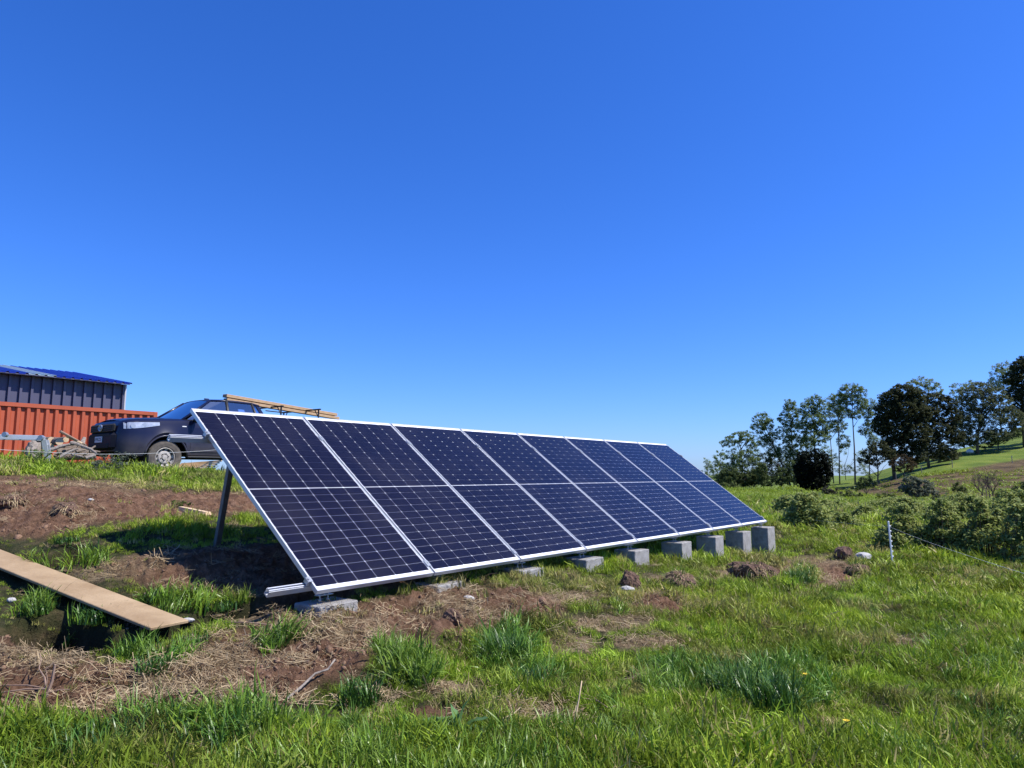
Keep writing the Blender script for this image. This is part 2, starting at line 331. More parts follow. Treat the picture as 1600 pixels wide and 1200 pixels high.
attr(me, 'mk', np.stack([z1(np.clip(gd * (1 - .55 * gs), 0, 1)), z1(sm), z1(gl)], -1), 'FLOAT_VECTOR')
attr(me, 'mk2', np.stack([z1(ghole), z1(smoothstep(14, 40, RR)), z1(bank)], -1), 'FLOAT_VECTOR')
ground = bpy.data.objects.new('ground', me); COL.objects.link(ground); tag(ground, kind='structure')

# ------------------------------------------------------------------ scattered grass
def blade_proto(nblades, length, width, spread, lean, seg=3, seed=0, fold=0.0, name='grass_tuft'):
    r = np.random.default_rng(seed); V = []; F = []; B = []
    for i in range(nblades):
        a = r.uniform(0, 2 * math.pi); rad = spread * math.sqrt(r.uniform()); L = length * r.uniform(.5, 1.15); w = width * r.uniform(.6, 1.2)
        d = r.uniform(0, 2 * math.pi); ln = lean * r.uniform(.2, 1.3); bx, by = rad * math.cos(a), rad * math.sin(a)
        bx0, by0 = bx, by; dx, dy = math.cos(d), math.sin(d); px_, py_ = -dy, dx; tw = r.uniform(-.6, .6)
        ang = r.uniform(.0, .25); n0 = len(V); rnd = r.uniform(); x = 0.0; z = 0.0; st = L / seg
        for k in range(seg + 1):
            t = k / seg; ww = w * (1 - t ** 2.2) * .5 + .0002; ca = tw * t
            ox, oy = px_ * math.cos(ca) + dx * math.sin(ca) * .3, py_ * math.cos(ca) + dy * math.sin(ca) * .3
            if k < seg:
                V.append((bx + dx * x - ox * ww, by + dy * x - oy * ww, z)); V.append((bx + dx * x + ox * ww, by + dy * x + oy * ww, z)); B += [(rnd, t, 0)] * 2
            else: V.append((bx + dx * x, by + dy * x, z)); B.append((rnd, 1, 0))
            th = ang + ln * (t ** 1.2) * 1.5; x += st * math.sin(th); z += st * math.cos(th)
        for k in range(seg - 1): F.append((n0 + 2 * k, n0 + 2 * k + 1, n0 + 2 * k + 3)); F.append((n0 + 2 * k, n0 + 2 * k + 3, n0 + 2 * k + 2))
        F.append((n0 + 2 * seg - 2, n0 + 2 * seg - 1, n0 + 2 * seg))
    V = np.array(V); V[:, 2] -= .004
    return V, np.array(F), np.array(B)
def straw_proto(nst, length, spread, seed):
    r = np.random.default_rng(seed); V = []; F = []; B = []
    for i in range(nst):
        cx, cy = r.normal(0, spread, 2); a = r.uniform(0, math.pi); L = length * r.uniform(.4, 1.2) / 2; w = r.uniform(.0008, .0022); z0 = r.uniform(.003, .02); tz = r.normal(0, .018); bend = r.normal(0, .02); rnd = r.uniform(); n0 = len(V)
        for t in (-1, 0, 1):
            x = cx + math.cos(a) * L * t - math.sin(a) * bend * (1 - t * t); y = cy + math.sin(a) * L * t + math.cos(a) * bend * (1 - t * t); z = max(.001, z0 + tz * t)
            V.append((x - math.sin(a) * -w, y - math.cos(a) * w, z)); V.append((x + math.sin(a) * -w, y + math.cos(a) * w, z + .001)); B += [(rnd, .5, 0)] * 2
        for k in range(2): F.append((n0 + 2 * k, n0 + 2 * k + 1, n0 + 2 * k + 3)); F.append((n0 + 2 * k, n0 + 2 * k + 3, n0 + 2 * k + 2))
    return np.array(V), np.array(F), np.array(B)
def proto_objs(name, lst, material):
    c = bpy.data.collections.new(name + '_kinds')
    for k, (V_, F_, B_) in enumerate(lst):
        m_ = np_mesh(name, V_, F_, material); attr(m_, 'bv', B_, 'FLOAT_VECTOR'); o = bpy.data.objects.new('%s_kind_%02d' % (name, k), m_); c.objects.link(o)
    return c
def scatter(name, coll, P, rot, scl, pick, tint, label, cat):
    m_ = bpy.data.meshes.new(name); m_.vertices.add(len(P)); m_.vertices.foreach_set('co', np.asarray(P, np.float32).ravel())
    attr(m_, 'rot', rot, 'FLOAT_VECTOR'); attr(m_, 'scl', scl, 'FLOAT_VECTOR'); attr(m_, 'pick', pick, 'INT'); attr(m_, 'tint', tint, 'FLOAT_VECTOR')
    o = bpy.data.objects.new(name, m_); COL.objects.link(o); tag(o, label, cat, kind='stuff')
    g = bpy.data.node_groups.new(name + '_scatter', 'GeometryNodeTree'); g.interface.new_socket('Geometry', in_out='INPUT', socket_type='NodeSocketGeometry'); g.interface.new_socket('Geometry', in_out='OUTPUT', socket_type='NodeSocketGeometry')
    gi = g.nodes.new('NodeGroupInput'); go = g.nodes.new('NodeGroupOutput'); ip = g.nodes.new('GeometryNodeInstanceOnPoints'); ci = g.nodes.new('GeometryNodeCollectionInfo')
    ci.inputs['Collection'].default_value = coll; ci.inputs['Separate Children'].default_value = True; ci.inputs['Reset Children'].default_value = True
    def na_(nm, typ):
        a = g.nodes.new('GeometryNodeInputNamedAttribute'); a.data_type = typ; a.inputs['Name'].default_value = nm; return a.outputs[0]
    g.links.new(gi.outputs[0], ip.inputs['Points']); g.links.new(ci.outputs[0], ip.inputs['Instance']); ip.inputs['Pick Instance'].default_value = True
    g.links.new(na_('pick', 'INT'), ip.inputs['Instance Index']); g.links.new(na_('rot', 'FLOAT_VECTOR'), ip.inputs['Rotation']); g.links.new(na_('scl', 'FLOAT_VECTOR'), ip.inputs['Scale'])
    g.links.new(ip.outputs[0], go.inputs[0]); md = o.modifiers.new('scatter', 'NODES'); md.node_group = g
    return o
def sample_polar(n, r0, r1, a0=-42, a1=42, p=1.0):
    """density in r: uniform in log r"""
    a = np.radians(rng.uniform(a0, a1, n)); r = np.exp(rng.uniform(math.log(r0), math.log(r1), n)) if p == 1 else np.sqrt(rng.uniform(r0 ** 2, r1 ** 2, n))
    return np.sin(a) * r, np.cos(a) * r
def info(X, Y):
    H = base_h(X, Y); d, s, lu, px, py, dd = masks(X, Y, H); z, ho = detail(X, Y, H, d); Z, on_p = plank_cut(X, Y, H + z); return Z, np.where(on_p, 1, d), s * (1 - on_p), lu * (1 - on_p), px, py, np.where(on_p, 1, ho)
g_mat = leaf_mat('grass_blade_material', (.13, .225, .014), (.25, .36, .028), inst=True, trans=.30, rough=.45)
l_mat = leaf_mat('lush_grass_material', (.045, .125, .014), (.15, .28, .03), inst=True, trans=.2, rough=.38, spec=.32)
s_mat = leaf_mat('straw_material', (.25, .17, .09), (.52, .41, .25), inst=True, trans=.15, rough=.8)
short = proto_objs('short_grass', [blade_proto(30, .075, .0046, .055, 1.0, 3, k) for k in range(5)], g_mat)
longg = proto_objs('long_grass', [blade_proto(26, .17, .008, .06, 1.15, 5, 20 + k) for k in range(5)], l_mat)
strw = proto_objs('straw', [straw_proto(26, .10, .055, 40 + k) for k in range(5)], s_mat)
def grass_layer(name, coll, n, r0, r1, keep, hs, label, wide=1.0, tilt=.15, a=(-42, 42), cat='grass'):
    X, Y = sample_polar(n, r0, r1, *a); H, d, s, lu, px, py, ho = info(X, Y); r = np.hypot(X, Y)
    k, hsc, tint = keep(X, Y, d, s, lu, px, py, ho, r)
    m_ = rng.uniform(size=n) < k; X, Y, H, r = X[m_], Y[m_], H[m_], r[m_]; hsc = hsc[m_]; tint = tint[m_]; N = len(X)
    rot = np.stack([rng.normal(0, tilt, N), rng.normal(0, tilt, N), rng.uniform(0, 6.28, N)], -1)
    b = hs * hsc * rng.uniform(.7, 1.25, N); w = b * wide
    scl = np.stack([w, w, b], -1)
    return scatter(name, coll, np.stack([X, Y, H], -1), rot, scl, rng.integers(0, 5, N), tint, label, cat)
def rightish(px): return smoothstep(850, 1150, px)
def keep_short(X, Y, d, s, lu, px, py, ho, r):
    patch = fbm(X, Y, .8, 3, 101); p2 = fbm(X, Y, 2.6, 3, 103)
    k = (1 - smoothstep(.15, .6, d + .12 * p2)) * (1 - .55 * s) * (1 - smoothstep(.4, .75, ho)); k = np.maximum(k, .045 * (p2 > .1)); k = np.maximum(k, .30 * s * (p2 > -.05) * (ho < .3))
    under = (px > 470) & (px < 1150) & (py < 905) & (py > 780)
    h = (.45 + .5 * smoothstep(-.3, .5, patch) + .75 * smoothstep(-.15, .45, fbm(X, Y, 3.4, 3, 131)) + .6 * smoothstep(1120, 1170, py) * (py > 1000) + .25 * rightish(px)) * (1 - .4 * s)
    h = h * np.clip(1 + (r - 6) * .05, .9, 2.4) * (1 - .45 * (px < 620) * (py > 840) * (py < 1125))
    st = np.clip(.06 + .5 * s + .55 * smoothstep(.05, .5, d) + .6 * smoothstep(.10, .5, fbm(X, Y, 1.3, 4, 107)), 0, .9) * rng.uniform(.2, 1.2, len(X))
    st = np.where(rng.uniform(size=len(X)) < .1, .75, st)
    yl = np.clip(.25 + .5 * fbm(X, Y, .7, 3, 105) + rng.normal(0, .15, len(X)) + .15 * rightish(px), 0, .85)
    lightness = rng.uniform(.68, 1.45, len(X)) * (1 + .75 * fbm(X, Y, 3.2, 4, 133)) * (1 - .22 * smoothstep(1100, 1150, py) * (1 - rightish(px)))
    return k * (1 - .6 * (fbm(X, Y, 4.5, 3, 135) < -.12)), h, np.stack([lightness, np.clip(st, 0, .9), yl], -1)
def keep_long(X, Y, d, s, lu, px, py, ho, r):
    p2 = fbm(X, Y, 1.4, 3, 111); bl = smoothstep(1125, 1165, py) * (py > 1000)
    k = np.clip(lu * 1.0 + .55 * bl * smoothstep(-.35, .2, p2) * (1 - .5 * rightish(px)) + rightish(px) * smoothstep(.0, .45, p2) * .35 * (py > 900), 0, 1) * (1 - smoothstep(.3, .6, d)) * (1 - smoothstep(.3, .7, ho)) * (1 - .6 * s)
    k = np.maximum(k, .8 * (lu > .35)) * (1 - .92 * ell(px, py, 716, 1160, 60, 40)) * (1 - .8 * ell(px, py, 850, 1140, 90, 30))
    h = .70 + .55 * lu + .08 * bl + .3 * p2
    yl = np.clip(.12 + .3 * p2 + rng.normal(0, .1, len(X)), 0, .6)
    return k, h, np.stack([rng.uniform(.75, 1.3, len(X)), np.clip(rng.normal(.02, .06, len(X)), 0, .5), yl], -1)
def keep_straw(X, Y, d, s, lu, px, py, ho, r):
    p2 = fbm(X, Y, 2.2, 3, 121); n = len(X)
    k = np.clip(.55 * s + .25 * (d > .2) * smoothstep(-.1, .4, p2) * (py > 860) + .10 * (d > .2) + .06, 0, 1) * (1 - smoothstep(.4, .9, ho))
    return k, np.full(n, 1.0), np.stack([rng.uniform(.55, 1.1, n), np.zeros(n), np.zeros(n)], -1)
# ------------------------------------------------------------------ materials for things
M = {}
M['alu'] = mat('aluminium', (.62, .63, .65), .36, .35, noise=(14, .5, (.46, .47, .49)))
M['galv'] = mat('galvanised_steel', (.46, .48, .50), .42, .7, noise=(25, .6, (.33, .35, .38)))
M['post'] = mat('dull_steel_post', (.20, .19, .18), .5, .5, noise=(18, .7, (.12, .105, .09)))
M['backsheet'] = mat('white_backsheet', (.80, .81, .84), .45)
M['concrete'] = mat('concrete', (.36, .35, .33), .92, noise=(9, .95, (.20, .185, .17)), bump=(90, .8))
M['wood'] = mat('timber', (.50, .335, .19), .75, noise=(9, .7, (.36, .22, .115)), bump=(60, .3))
M['wood_end'] = mat('cut_wood', (.62, .46, .28), .8, noise=(12, .6, (.42, .28, .16)))
M['bark'] = mat('bark', (.13, .095, .07), .95, noise=(12, .8, (.24, .20, .16)), bump=(30, 1.0))
M['greywood'] = mat('weathered_wood', (.30, .265, .225), .9, noise=(15, .8, (.17, .13, .10)), bump=(40, .8))
M['twig'] = mat('twig', (.22, .14, .10), .9, noise=(20, .6, (.36, .26, .18)))
M['soil'] = mat('soil', (.13, .072, .046), .98, noise=(14, .8, (.23, .14, .09)), bump=(26, 1.0))
M['stone'] = mat('pale_stone', (.46, .45, .43), .9, noise=(14, .7, (.30, .29, .28)), bump=(30, .8))
M['trunk'] = mat('tree_bark', (.085, .07, .055), .95, noise=(3, .8, (.17, .15, .125)), bump=(8, 1.0))
M['paleb'] = mat('alder_bark', (.13, .115, .095), .95, noise=(2, .8, (.24, .22, .19)), bump=(8, 1.0))
# solar cell: near black blue with fine silver busbars under glass
def cell_material():
    m = bpy.data.materials.new('solar_cell'); m.use_nodes = True; n = m.node_tree.nodes; l = m.node_tree.links; b = n['Principled BSDF']
    a = n.new('ShaderNodeAttribute'); a.attribute_name = 'cu'; mu = n.new('ShaderNodeMath'); mu.operation = 'MULTIPLY'; mu.inputs[1].default_value = 10; l.new(a.outputs['Fac'], mu.inputs[0])
    fr = n.new('ShaderNodeMath'); fr.operation = 'FRACT'; l.new(mu.outputs[0], fr.inputs[0])
    s1 = n.new('ShaderNodeMath'); s1.operation = 'SUBTRACT'; s1.inputs[1].default_value = .5; l.new(fr.outputs[0], s1.inputs[0])
    ab = n.new('ShaderNodeMath'); ab.operation = 'ABSOLUTE'; l.new(s1.outputs[0], ab.inputs[0])
    lt = n.new('ShaderNodeMath'); lt.operation = 'LESS_THAN'; lt.inputs[1].default_value = .04; l.new(ab.outputs[0], lt.inputs[0])
    geo = n.new('ShaderNodeNewGeometry'); t = n.new('ShaderNodeTexNoise'); t.inputs['Scale'].default_value = 2.2; t.inputs['Detail'].default_value = 4; l.new(geo.outputs['Position'], t.inputs['Vector'])
    mx0 = n.new('ShaderNodeMix'); mx0.data_type = 'RGBA'; mx0.inputs['A'].default_value = (.0035, .003, .009, 1); mx0.inputs['B'].default_value = (.006, .0047, .013, 1); l.new(t.outputs['Fac'], mx0.inputs['Factor'])
    mx = n.new('ShaderNodeMix'); mx.data_type = 'RGBA'; mx.inputs['B'].default_value = (.05, .047, .07, 1); l.new(mx0.outputs['Result'], mx.inputs['A']); l.new(lt.outputs[0], mx.inputs['Factor'])
    du = n.new('ShaderNodeTexNoise'); du.inputs['Scale'].default_value = 1.7; du.inputs['Detail'].default_value = 10; du.inputs['Roughness'].default_value = .7; l.new(geo.outputs['Position'], du.inputs['Vector'])
    dr = n.new('ShaderNodeMapRange'); dr.inputs['From Min'].default_value = .45; dr.inputs['From Max'].default_value = .85; dr.inputs['To Max'].default_value = .055; l.new(du.outputs['Fac'], dr.inputs['Value'])
    dm = n.new('ShaderNodeMix'); dm.data_type = 'RGBA'; dm.inputs['B'].default_value = (.28, .25, .24, 1); l.new(mx.outputs['Result'], dm.inputs['A']); l.new(dr.outputs[0], dm.inputs['Factor'])
    l.new(dm.outputs['Result'], b.inputs['Base Color']); b.inputs['Specular IOR Level'].default_value = .23
    # light dust film on the glass
    t2 = n.new('ShaderNodeTexNoise'); t2.inputs['Scale'].default_value = 6; t2.inputs['Detail'].default_value = 8; l.new(geo.outputs['Position'], t2.inputs['Vector'])
    mr = n.new('ShaderNodeMapRange'); b.inputs['Roughness'].default_value = .16
    return m
M['cell'] = cell_material()
# ------------------------------------------------------------------ solar array
U = Vector((.614821, .788666, 0)); RZ = math.atan2(U.y, U.x); T = math.radians(36.47)
BL = Vector((-1.3276, 4.9805, CZ - .7874)); PW, PH, PG = 1.134, 2.279, .02; LEN = 8 * PW + 7 * PG
arr_z = .40
array = thing('solar_array', 'long row of eight tilted dark blue solar panels on aluminium rails', 'solar panels', (BL.x, BL.y, arr_z), RZ)
Z0 = BL.z - arr_z
def in_arr(s, v, n=0.0):   # array coordinates -> local
    return Vector((s, v * math.cos(T) - n * math.sin(T), Z0 + v * math.sin(T) + n * math.cos(T)))
Rt = Matrix.Rotation(T, 3, 'X')
def world_arr(p): return array.matrix_basis @ Vector(p)
# cell mesh
CW, CH = .1806, .0891
def cell_geo(cx, cy, z):
    x, y, c = CW / 2, CH / 2, .0055
    ring = [(-x + c, -y), (x - c, -y), (x, -y + c), (x, y - c), (x - c, y), (-x + c, y), (-x, y - c), (-x, -y + c)]
    vs = [(cx + a, cy + b_, z) for a, b_ in ring] + [(cx + a, cy + b_, z - .0008) for a, b_ in ring]
    fs = [tuple(range(8))] + [(i, i + 8, (i + 1) % 8 + 8, (i + 1) % 8) for i in range(8)]
    cu = [(a + x) / (2 * x) for a, b_ in ring] * 2
    return vs, fs, cu
vs, fs, cu = cell_geo(0, 0, 0); cell_me = bpy.data.meshes.new('cell'); cell_me.from_pydata(vs, [], fs); cell_me.materials.append(M['cell']); attr(cell_me, 'cu', cu)
def cell_centres():
    out = []; gx = (PW - 6 * .182 - .026) / 7 ; x0 = PW / 2 - 2.5 * .1838
    for r in range(24):
        off = (r + .5) * .0913 + (.005 if r >= 12 else 0.0); y = (PH - (24 * .0913 + .005)) / 2 + off
        for c in range(6): out.append((x0 + c * .1838, y))
    return out
CC = cell_centres(); stuff = MB(); stuff_cu = []
def panel_frame():
    f = MB(); t = .0095; h = .035
    f.box((PW / 2, t / 2, -h / 2), (PW, t, h)); f.box((PW / 2, PH - t / 2, -h / 2), (PW, t, h))
    f.box((t / 2, PH / 2, -h / 2), (t, PH - 2 * t, h)); f.box((PW - t / 2, PH / 2, -h / 2), (t, PH - 2 * t, h)); return f
frame_me = None
for i in range(8):
    s0 = i * (PW + PG)
    b = MB().box((PW / 2, PH / 2, -.0065), (PW - .0194, PH - .0194, .004))
    p = b.build('solar_panel', M['backsheet'], array); p.location = in_arr(s0, 0); p.rotation_euler = (T, 0, 0)
    if frame_me is None: fo = panel_frame().build('frame', M['alu'], p); frame_me = fo.data
    else: fo = bpy.data.objects.new('frame', frame_me); COL.objects.link(fo); fo.parent = p
    jb = MB()
    jb.box((PW / 2, PH / 2, -.021), (.12, .05, .02)).build('junction_box', mat('black_plastic', (.02, .02, .02), .5) if i == 0 else bpy.data.materials['black_plastic'], p)
    if i < 2:
        for cx, cy in CC:
            c = bpy.data.objects.new('cell', cell_me); COL.objects.link(c); c.parent = p; c.location = (cx, cy, -.0030)
    else:
        for cx, cy in CC:
            vs, fs, cu = cell_geo(cx, cy, -.0030)
            stuff.add([in_arr(s0 + v[0], v[1], v[2]) for v in vs], fs); stuff_cu += cu
co = stuff.build('solar_cells', M['cell'], array); attr(co.data, 'cu', stuff_cu); co['kind'] = 'stuff'
# rails
for v in (.11, 1.90):
    r = MB(); n0 = -.035; L0, L1 = -.31, LEN + .12
    for dv, dn, w, h in ((0, -.052, .040, .010), (-.017, -.030, .006, .034), (.017, -.030, .006, .034), (-.0105, -.008, .009, .008), (.0105, -.008, .009, .008)):
        c = in_arr((L0 + L1) / 2, v + dv, n0 + dn + .003); r.box(c, (L1 - L0, w, h), Rt)
    r.build('rail', M['alu'], array)
# clamps
for i in range(9):
    for v in (.11, 1.90):
        s = i * (PW + PG) - PG / 2 if 0 < i < 8 else (-.014 if i == 0 else LEN + .014)
        c = MB()
        if 0 < i < 8: c.box(in_arr(s, v, .004), (.042, .07, .006), Rt, bev=.002)
        else:
            c.box(in_arr(s, v, -.014), (.026, .05, .036), Rt, bev=.002); c.box(in_arr(s + (.01 if i == 0 else -.01), v, .0045), (.030, .05, .005), Rt)
        c.tube([in_arr(s, v, .006), in_arr(s, v, .014)], .007, 6); c.build('clamp', M['galv'], array)
# concrete blocks, brackets and rear posts
BS = []; BY = .11; BU, BN = .335, .29
for target_px in (560, 728, 851, 943, 1014, 1081, 1131, 1173, 1210):      # the right front corners as seen
    lo_, hi_ = -.5, 10.0
    for _ in range(40):
        mid_ = (lo_ + hi_) / 2; w_ = array.matrix_basis @ Vector((mid_ + BU / 2, BY - BN / 2, .508 - arr_z)); q_ = to_px(w_.x, w_.y, w_.z)[0]
        if q_ < target_px: lo_ = mid_
        else: hi_ = mid_
    BS.append(mid_)
blk_names = ['concrete block under the near left corner of the solar panels, mostly sunk in dry grass', 'concrete block under the joint of the first and second panels, pale scrap lying by it',
 'concrete block under the joint of the second and third panels', 'small looking concrete block, fourth from the near end of the panel row', 'concrete block in the middle of the panel row with grass against it',
 'concrete block behind the dark sod clods, fourth from the far end', 'concrete block third from the far end, its shaded side wide and dark', 'tall concrete block second from the far end of the panels', 'tallest concrete block, standing at the far right end of the panels']
blk = None
rb_l = in_arr(0, .11, -.095)
for i, s in enumerate(BS):
    top = .508; w = world_arr((s, BY, 0)); gz_ = float(full_h(np.array([w.x]), np.array([w.y]))[0]); h = max(.30, top - gz_ + .22)
    m = MB().box((0, 0, -h / 2), (BU, BN, h), bev=.007); bmv = m
    o = m.build('concrete_block', M['concrete']); o.location = (w.x, w.y, top); o.rotation_euler = (random.uniform(-.012, .012), random.uniform(-.012, .012), RZ + random.uniform(-.05, .05))
    tag(o, blk_names[i], 'concrete block', 'concrete blocks under the panels')
    bk = MB(); y = rb_l.y - .005; zt = rb_l.z + .012; zb = top - arr_z
    for dx in (-.035, .035):
        bk.tube([(s + dx, y, zb - .02), (s + dx, y, zt)], .005, 6); 
        bk.tube([(s + dx, y, zb + .004), (s + dx, y, zb + .014)], .012, 6)
    bk.box((s, y, zb + (zt - zb) * .42), (.13, .045, .005)); bk.box((s, y, zt - .004), (.10, .05, .006)); bk.box((s - .02, y + .0, (zb + (zt - zb) * .42 + zt) / 2), (.006, .05, (zt - zb) * .58)); bk.box((s + .02, y + .0, (zb + (zt - zb) * .42 + zt) / 2), (.006, .05, (zt - zb) * .58))
    bk.build('rail_bracket', M['galv'], array)
for i, s in enumerate(BS):
    topp = in_arr(s + .12, 1.90, -.085); foot_w = world_arr((topp.x - .01, topp.y + .20, 0)); gz_ = float(full_h(np.array([foot_w.x]), np.array([foot_w.y]))[0]) - arr_z - .15
    a = Vector((topp.x - .01, topp.y + .22, gz_)); b_ = topp; d = (b_ - a); L_ = d.length
    R = d.to_track_quat('Z', 'Y').to_matrix(); m = MB(); c = (a + b_) / 2
    m.box(c, (.046, .005, L_), R); m.box(c + R @ Vector((-.021, .020, 0)), (.005, .038, L_), R); m.box(c + R @ Vector((.021, .020, 0)), (.005, .038, L_), R)
    m.build('rear_post', M['post'], array)

# ------------------------------------------------------------------ pickup truck
def paint(name, c, rough=.32, dust=(.17, .15, .125)):
    m = bpy.data.materials.new(name); m.use_nodes = True; n = m.node_tree.nodes; l = m.node_tree.links; b = n['Principled BSDF']
    b.inputs['Specular IOR Level'].default_value = .3; b.inputs['Coat Roughness'].default_value = .12; b.inputs['Roughness'].default_value = rough
    tc = n.new('ShaderNodeTexCoord'); s = n.new('ShaderNodeSeparateXYZ'); l.new(tc.outputs['Object'], s.inputs[0])
    mr = n.new('ShaderNodeMapRange'); mr.inputs['From Min'].default_value = .90; mr.inputs['From Max'].default_value = .35; l.new(s.outputs['Z'], mr.inputs['Value'])
    t = n.new('ShaderNodeTexNoise'); t.inputs['Scale'].default_value = 3.5; t.inputs['Detail'].default_value = 9; t.inputs['Roughness'].default_value = .7; l.new(tc.outputs['Object'], t.inputs['Vector'])
    a = n.new('ShaderNodeMath'); a.operation = 'MULTIPLY'; l.new(mr.outputs[0], a.inputs[0]); l.new(t.outputs['Fac'], a.inputs[1])
    a2 = n.new('ShaderNodeMath'); a2.operation = 'MULTIPLY_ADD'; a2.inputs[1].default_value = .8; a2.inputs[2].default_value = .0; a2.use_clamp = True; l.new(a.outputs[0], a2.inputs[0])
    mx = n.new('ShaderNodeMix'); mx.data_type = 'RGBA'; mx.inputs['A'].default_value = (*c, 1); mx.inputs['B'].default_value = (*dust, 1); l.new(a2.outputs[0], mx.inputs['Factor']); l.new(mx.outputs['Result'], b.inputs['Base Color'])
    r2 = n.new('ShaderNodeMapRange'); r2.inputs['To Min'].default_value = rough; r2.inputs['To Max'].default_value = .85; l.new(a2.outputs[0], r2.inputs['Value']); l.new(r2.outputs[0], b.inputs['Roughness'])
    c2 = n.new('ShaderNodeMapRange'); c2.inputs['To Min'].default_value = .15; c2.inputs['To Max'].default_value = .0; l.new(a2.outputs[0], c2.inputs['Value']); l.new(c2.outputs[0], b.inputs['Coat Weight'])
    return m
M['paint'] = paint('dark_blue_paint', (.008, .010, .034))
M['black'] = bpy.data.materials['black_plastic']
M['rubber'] = mat('tyre_rubber', (.055, .048, .042), .9, noise=(8, .8, (.16, .135, .11)))
M['rim'] = mat('dusty_steel_rim', (.42, .39, .35), .6, noise=(10, .7, (.26, .23, .20)))
M['dark'] = mat('dark_cavity', (.012, .012, .013), .8)
M['lamp'] = mat('headlight_lens', (.55, .58, .62), .12, .2, noise=(9, .7, (.22, .24, .27)), coat=1.0)
M['plate'] = mat('plate_white', (.62, .63, .62), .5)
M['chrome'] = mat('chrome', (.6, .6, .62), .38, .6)
M['white'] = mat('white_paint', (.78, .78, .78), .5)
def glass_mat():
    m = bpy.data.materials.new('vehicle_glass'); m.use_nodes = True; n = m.node_tree.nodes; l = m.node_tree.links; n.remove(n['Principled BSDF'])
    t = n.new('ShaderNodeBsdfTransparent'); t.inputs['Color'].default_value = (.80, .86, .88, 1); g = n.new('ShaderNodeBsdfGlossy'); g.inputs['Roughness'].default_value = .03
    f = n.new('ShaderNodeFresnel'); f.inputs['IOR'].default_value = 3.6; x = n.new('ShaderNodeMixShader'); l.new(f.outputs[0], x.inputs[0]); l.new(t.outputs[0], x.inputs[1]); l.new(g.outputs[0], x.inputs[2]); l.new(x.outputs[0], n['Material Output'].inputs['Surface']); return m
M['glass'] = glass_mat()
TZ = 1.395; whl = Vector(pt(254, 715, 16.0)); TR = math.radians(52)
off = Matrix.Rotation(TR, 3, 'Z') @ Vector((.98, -.76, 0))
truck = thing('pickup_truck', 'dusty dark blue double cab pickup parked behind the panels with timber on its rack', 'pickup truck', (whl.x - off.x, whl.y - off.y, TZ), TR)
WB = (.98, 4.065); WR = .385
def W_(x): return np.interp(x, [0, .05, .15, .3, .55, .9, 4.9, 5.25, 5.33], [.60, .72, .82, .885, .92, .93, .93, .90, .86])
def ZT(x): return np.interp(x, [0, .04, .10, .2, .45, 1.0, 1.35, 1.8, 3.6, 3.75, 5.33], [.80, 1.08, 1.15, 1.185, 1.215, 1.25, 1.265, 1.235, 1.235, 1.24, 1.25])
def ZB(x):
    z = np.interp(x, [0, .1, .4, .7, 1.5, 5.0, 5.33], [.50, .44, .40, .42, .44, .46, .55])
    for w in WB:
        dx = abs(x - w)
        if dx < .47: z = max(z, WR + math.sqrt(.47 ** 2 - dx ** 2))
    return float(z)
def section(x):
    w = float(W_(x)); zt = float(ZT(x)); zb = ZB(x); zb = min(zb, zt - .2)
    fl = 0.0
    for c in WB: fl = max(fl, .035 * (1 - smoothstep(.40, .62, abs(x - c))))
    mid = max(.72, zb + .08); sh = max(zt - .14, mid + .03)
    P = [(w * .955 + fl, zb), (w * .995 + fl, min(zb + .10, mid)), (w + fl * .8, mid), (w * .995, (mid + sh) / 2), (w * .975, sh), (w * .95, zt - .045), (w * .89, zt - .006)]
    if x > 3.72 and x < 5.28: P += [(w * .83, zt - .006), (w * .82, .78), (0, .76)]
    else: P += [(w * .8, zt + .006), (w * .5, zt + .022), (0, zt + .03)]
    return P
def side_y(x, z):
    P = section(x)[:7]; zs = [p[1] for p in P]; ys = [p[0] for p in P]; return float(np.interp(z, zs, ys))
xs = sorted(set([0, .02, .05, .1, .15, .2, .3] + [round(.4 + .05 * k, 3) for k in range(97)] + [3.70, 3.74, 5.26, 5.3, 5.33])); xs = [x for x in xs if x <= 5.33]
m = MB(); S = [section(x) for x in xs]; K = len(S[0]); vs = []
for x, P in zip(xs, S):
    for y, z in P: vs.append((x, -y, z))
    for y, z in P[::-1][1:]: vs.append((x, y, z))
N2 = 2 * K - 1; fs = [(i * N2 + k, i * N2 + k + 1, (i + 1) * N2 + k + 1, (i + 1) * N2 + k) for i in range(len(xs) - 1) for k in range(N2 - 1)]
fs.append(tuple(range(N2))[::-1]); fs.append(tuple((len(xs) - 1) * N2 + k for k in range(N2))); m.add(vs, fs)
body = m.build('body', M['paint'], truck, True)
mod = body.modifiers.new('edges', 'EDGE_SPLIT'); mod.split_angle = math.radians(38)
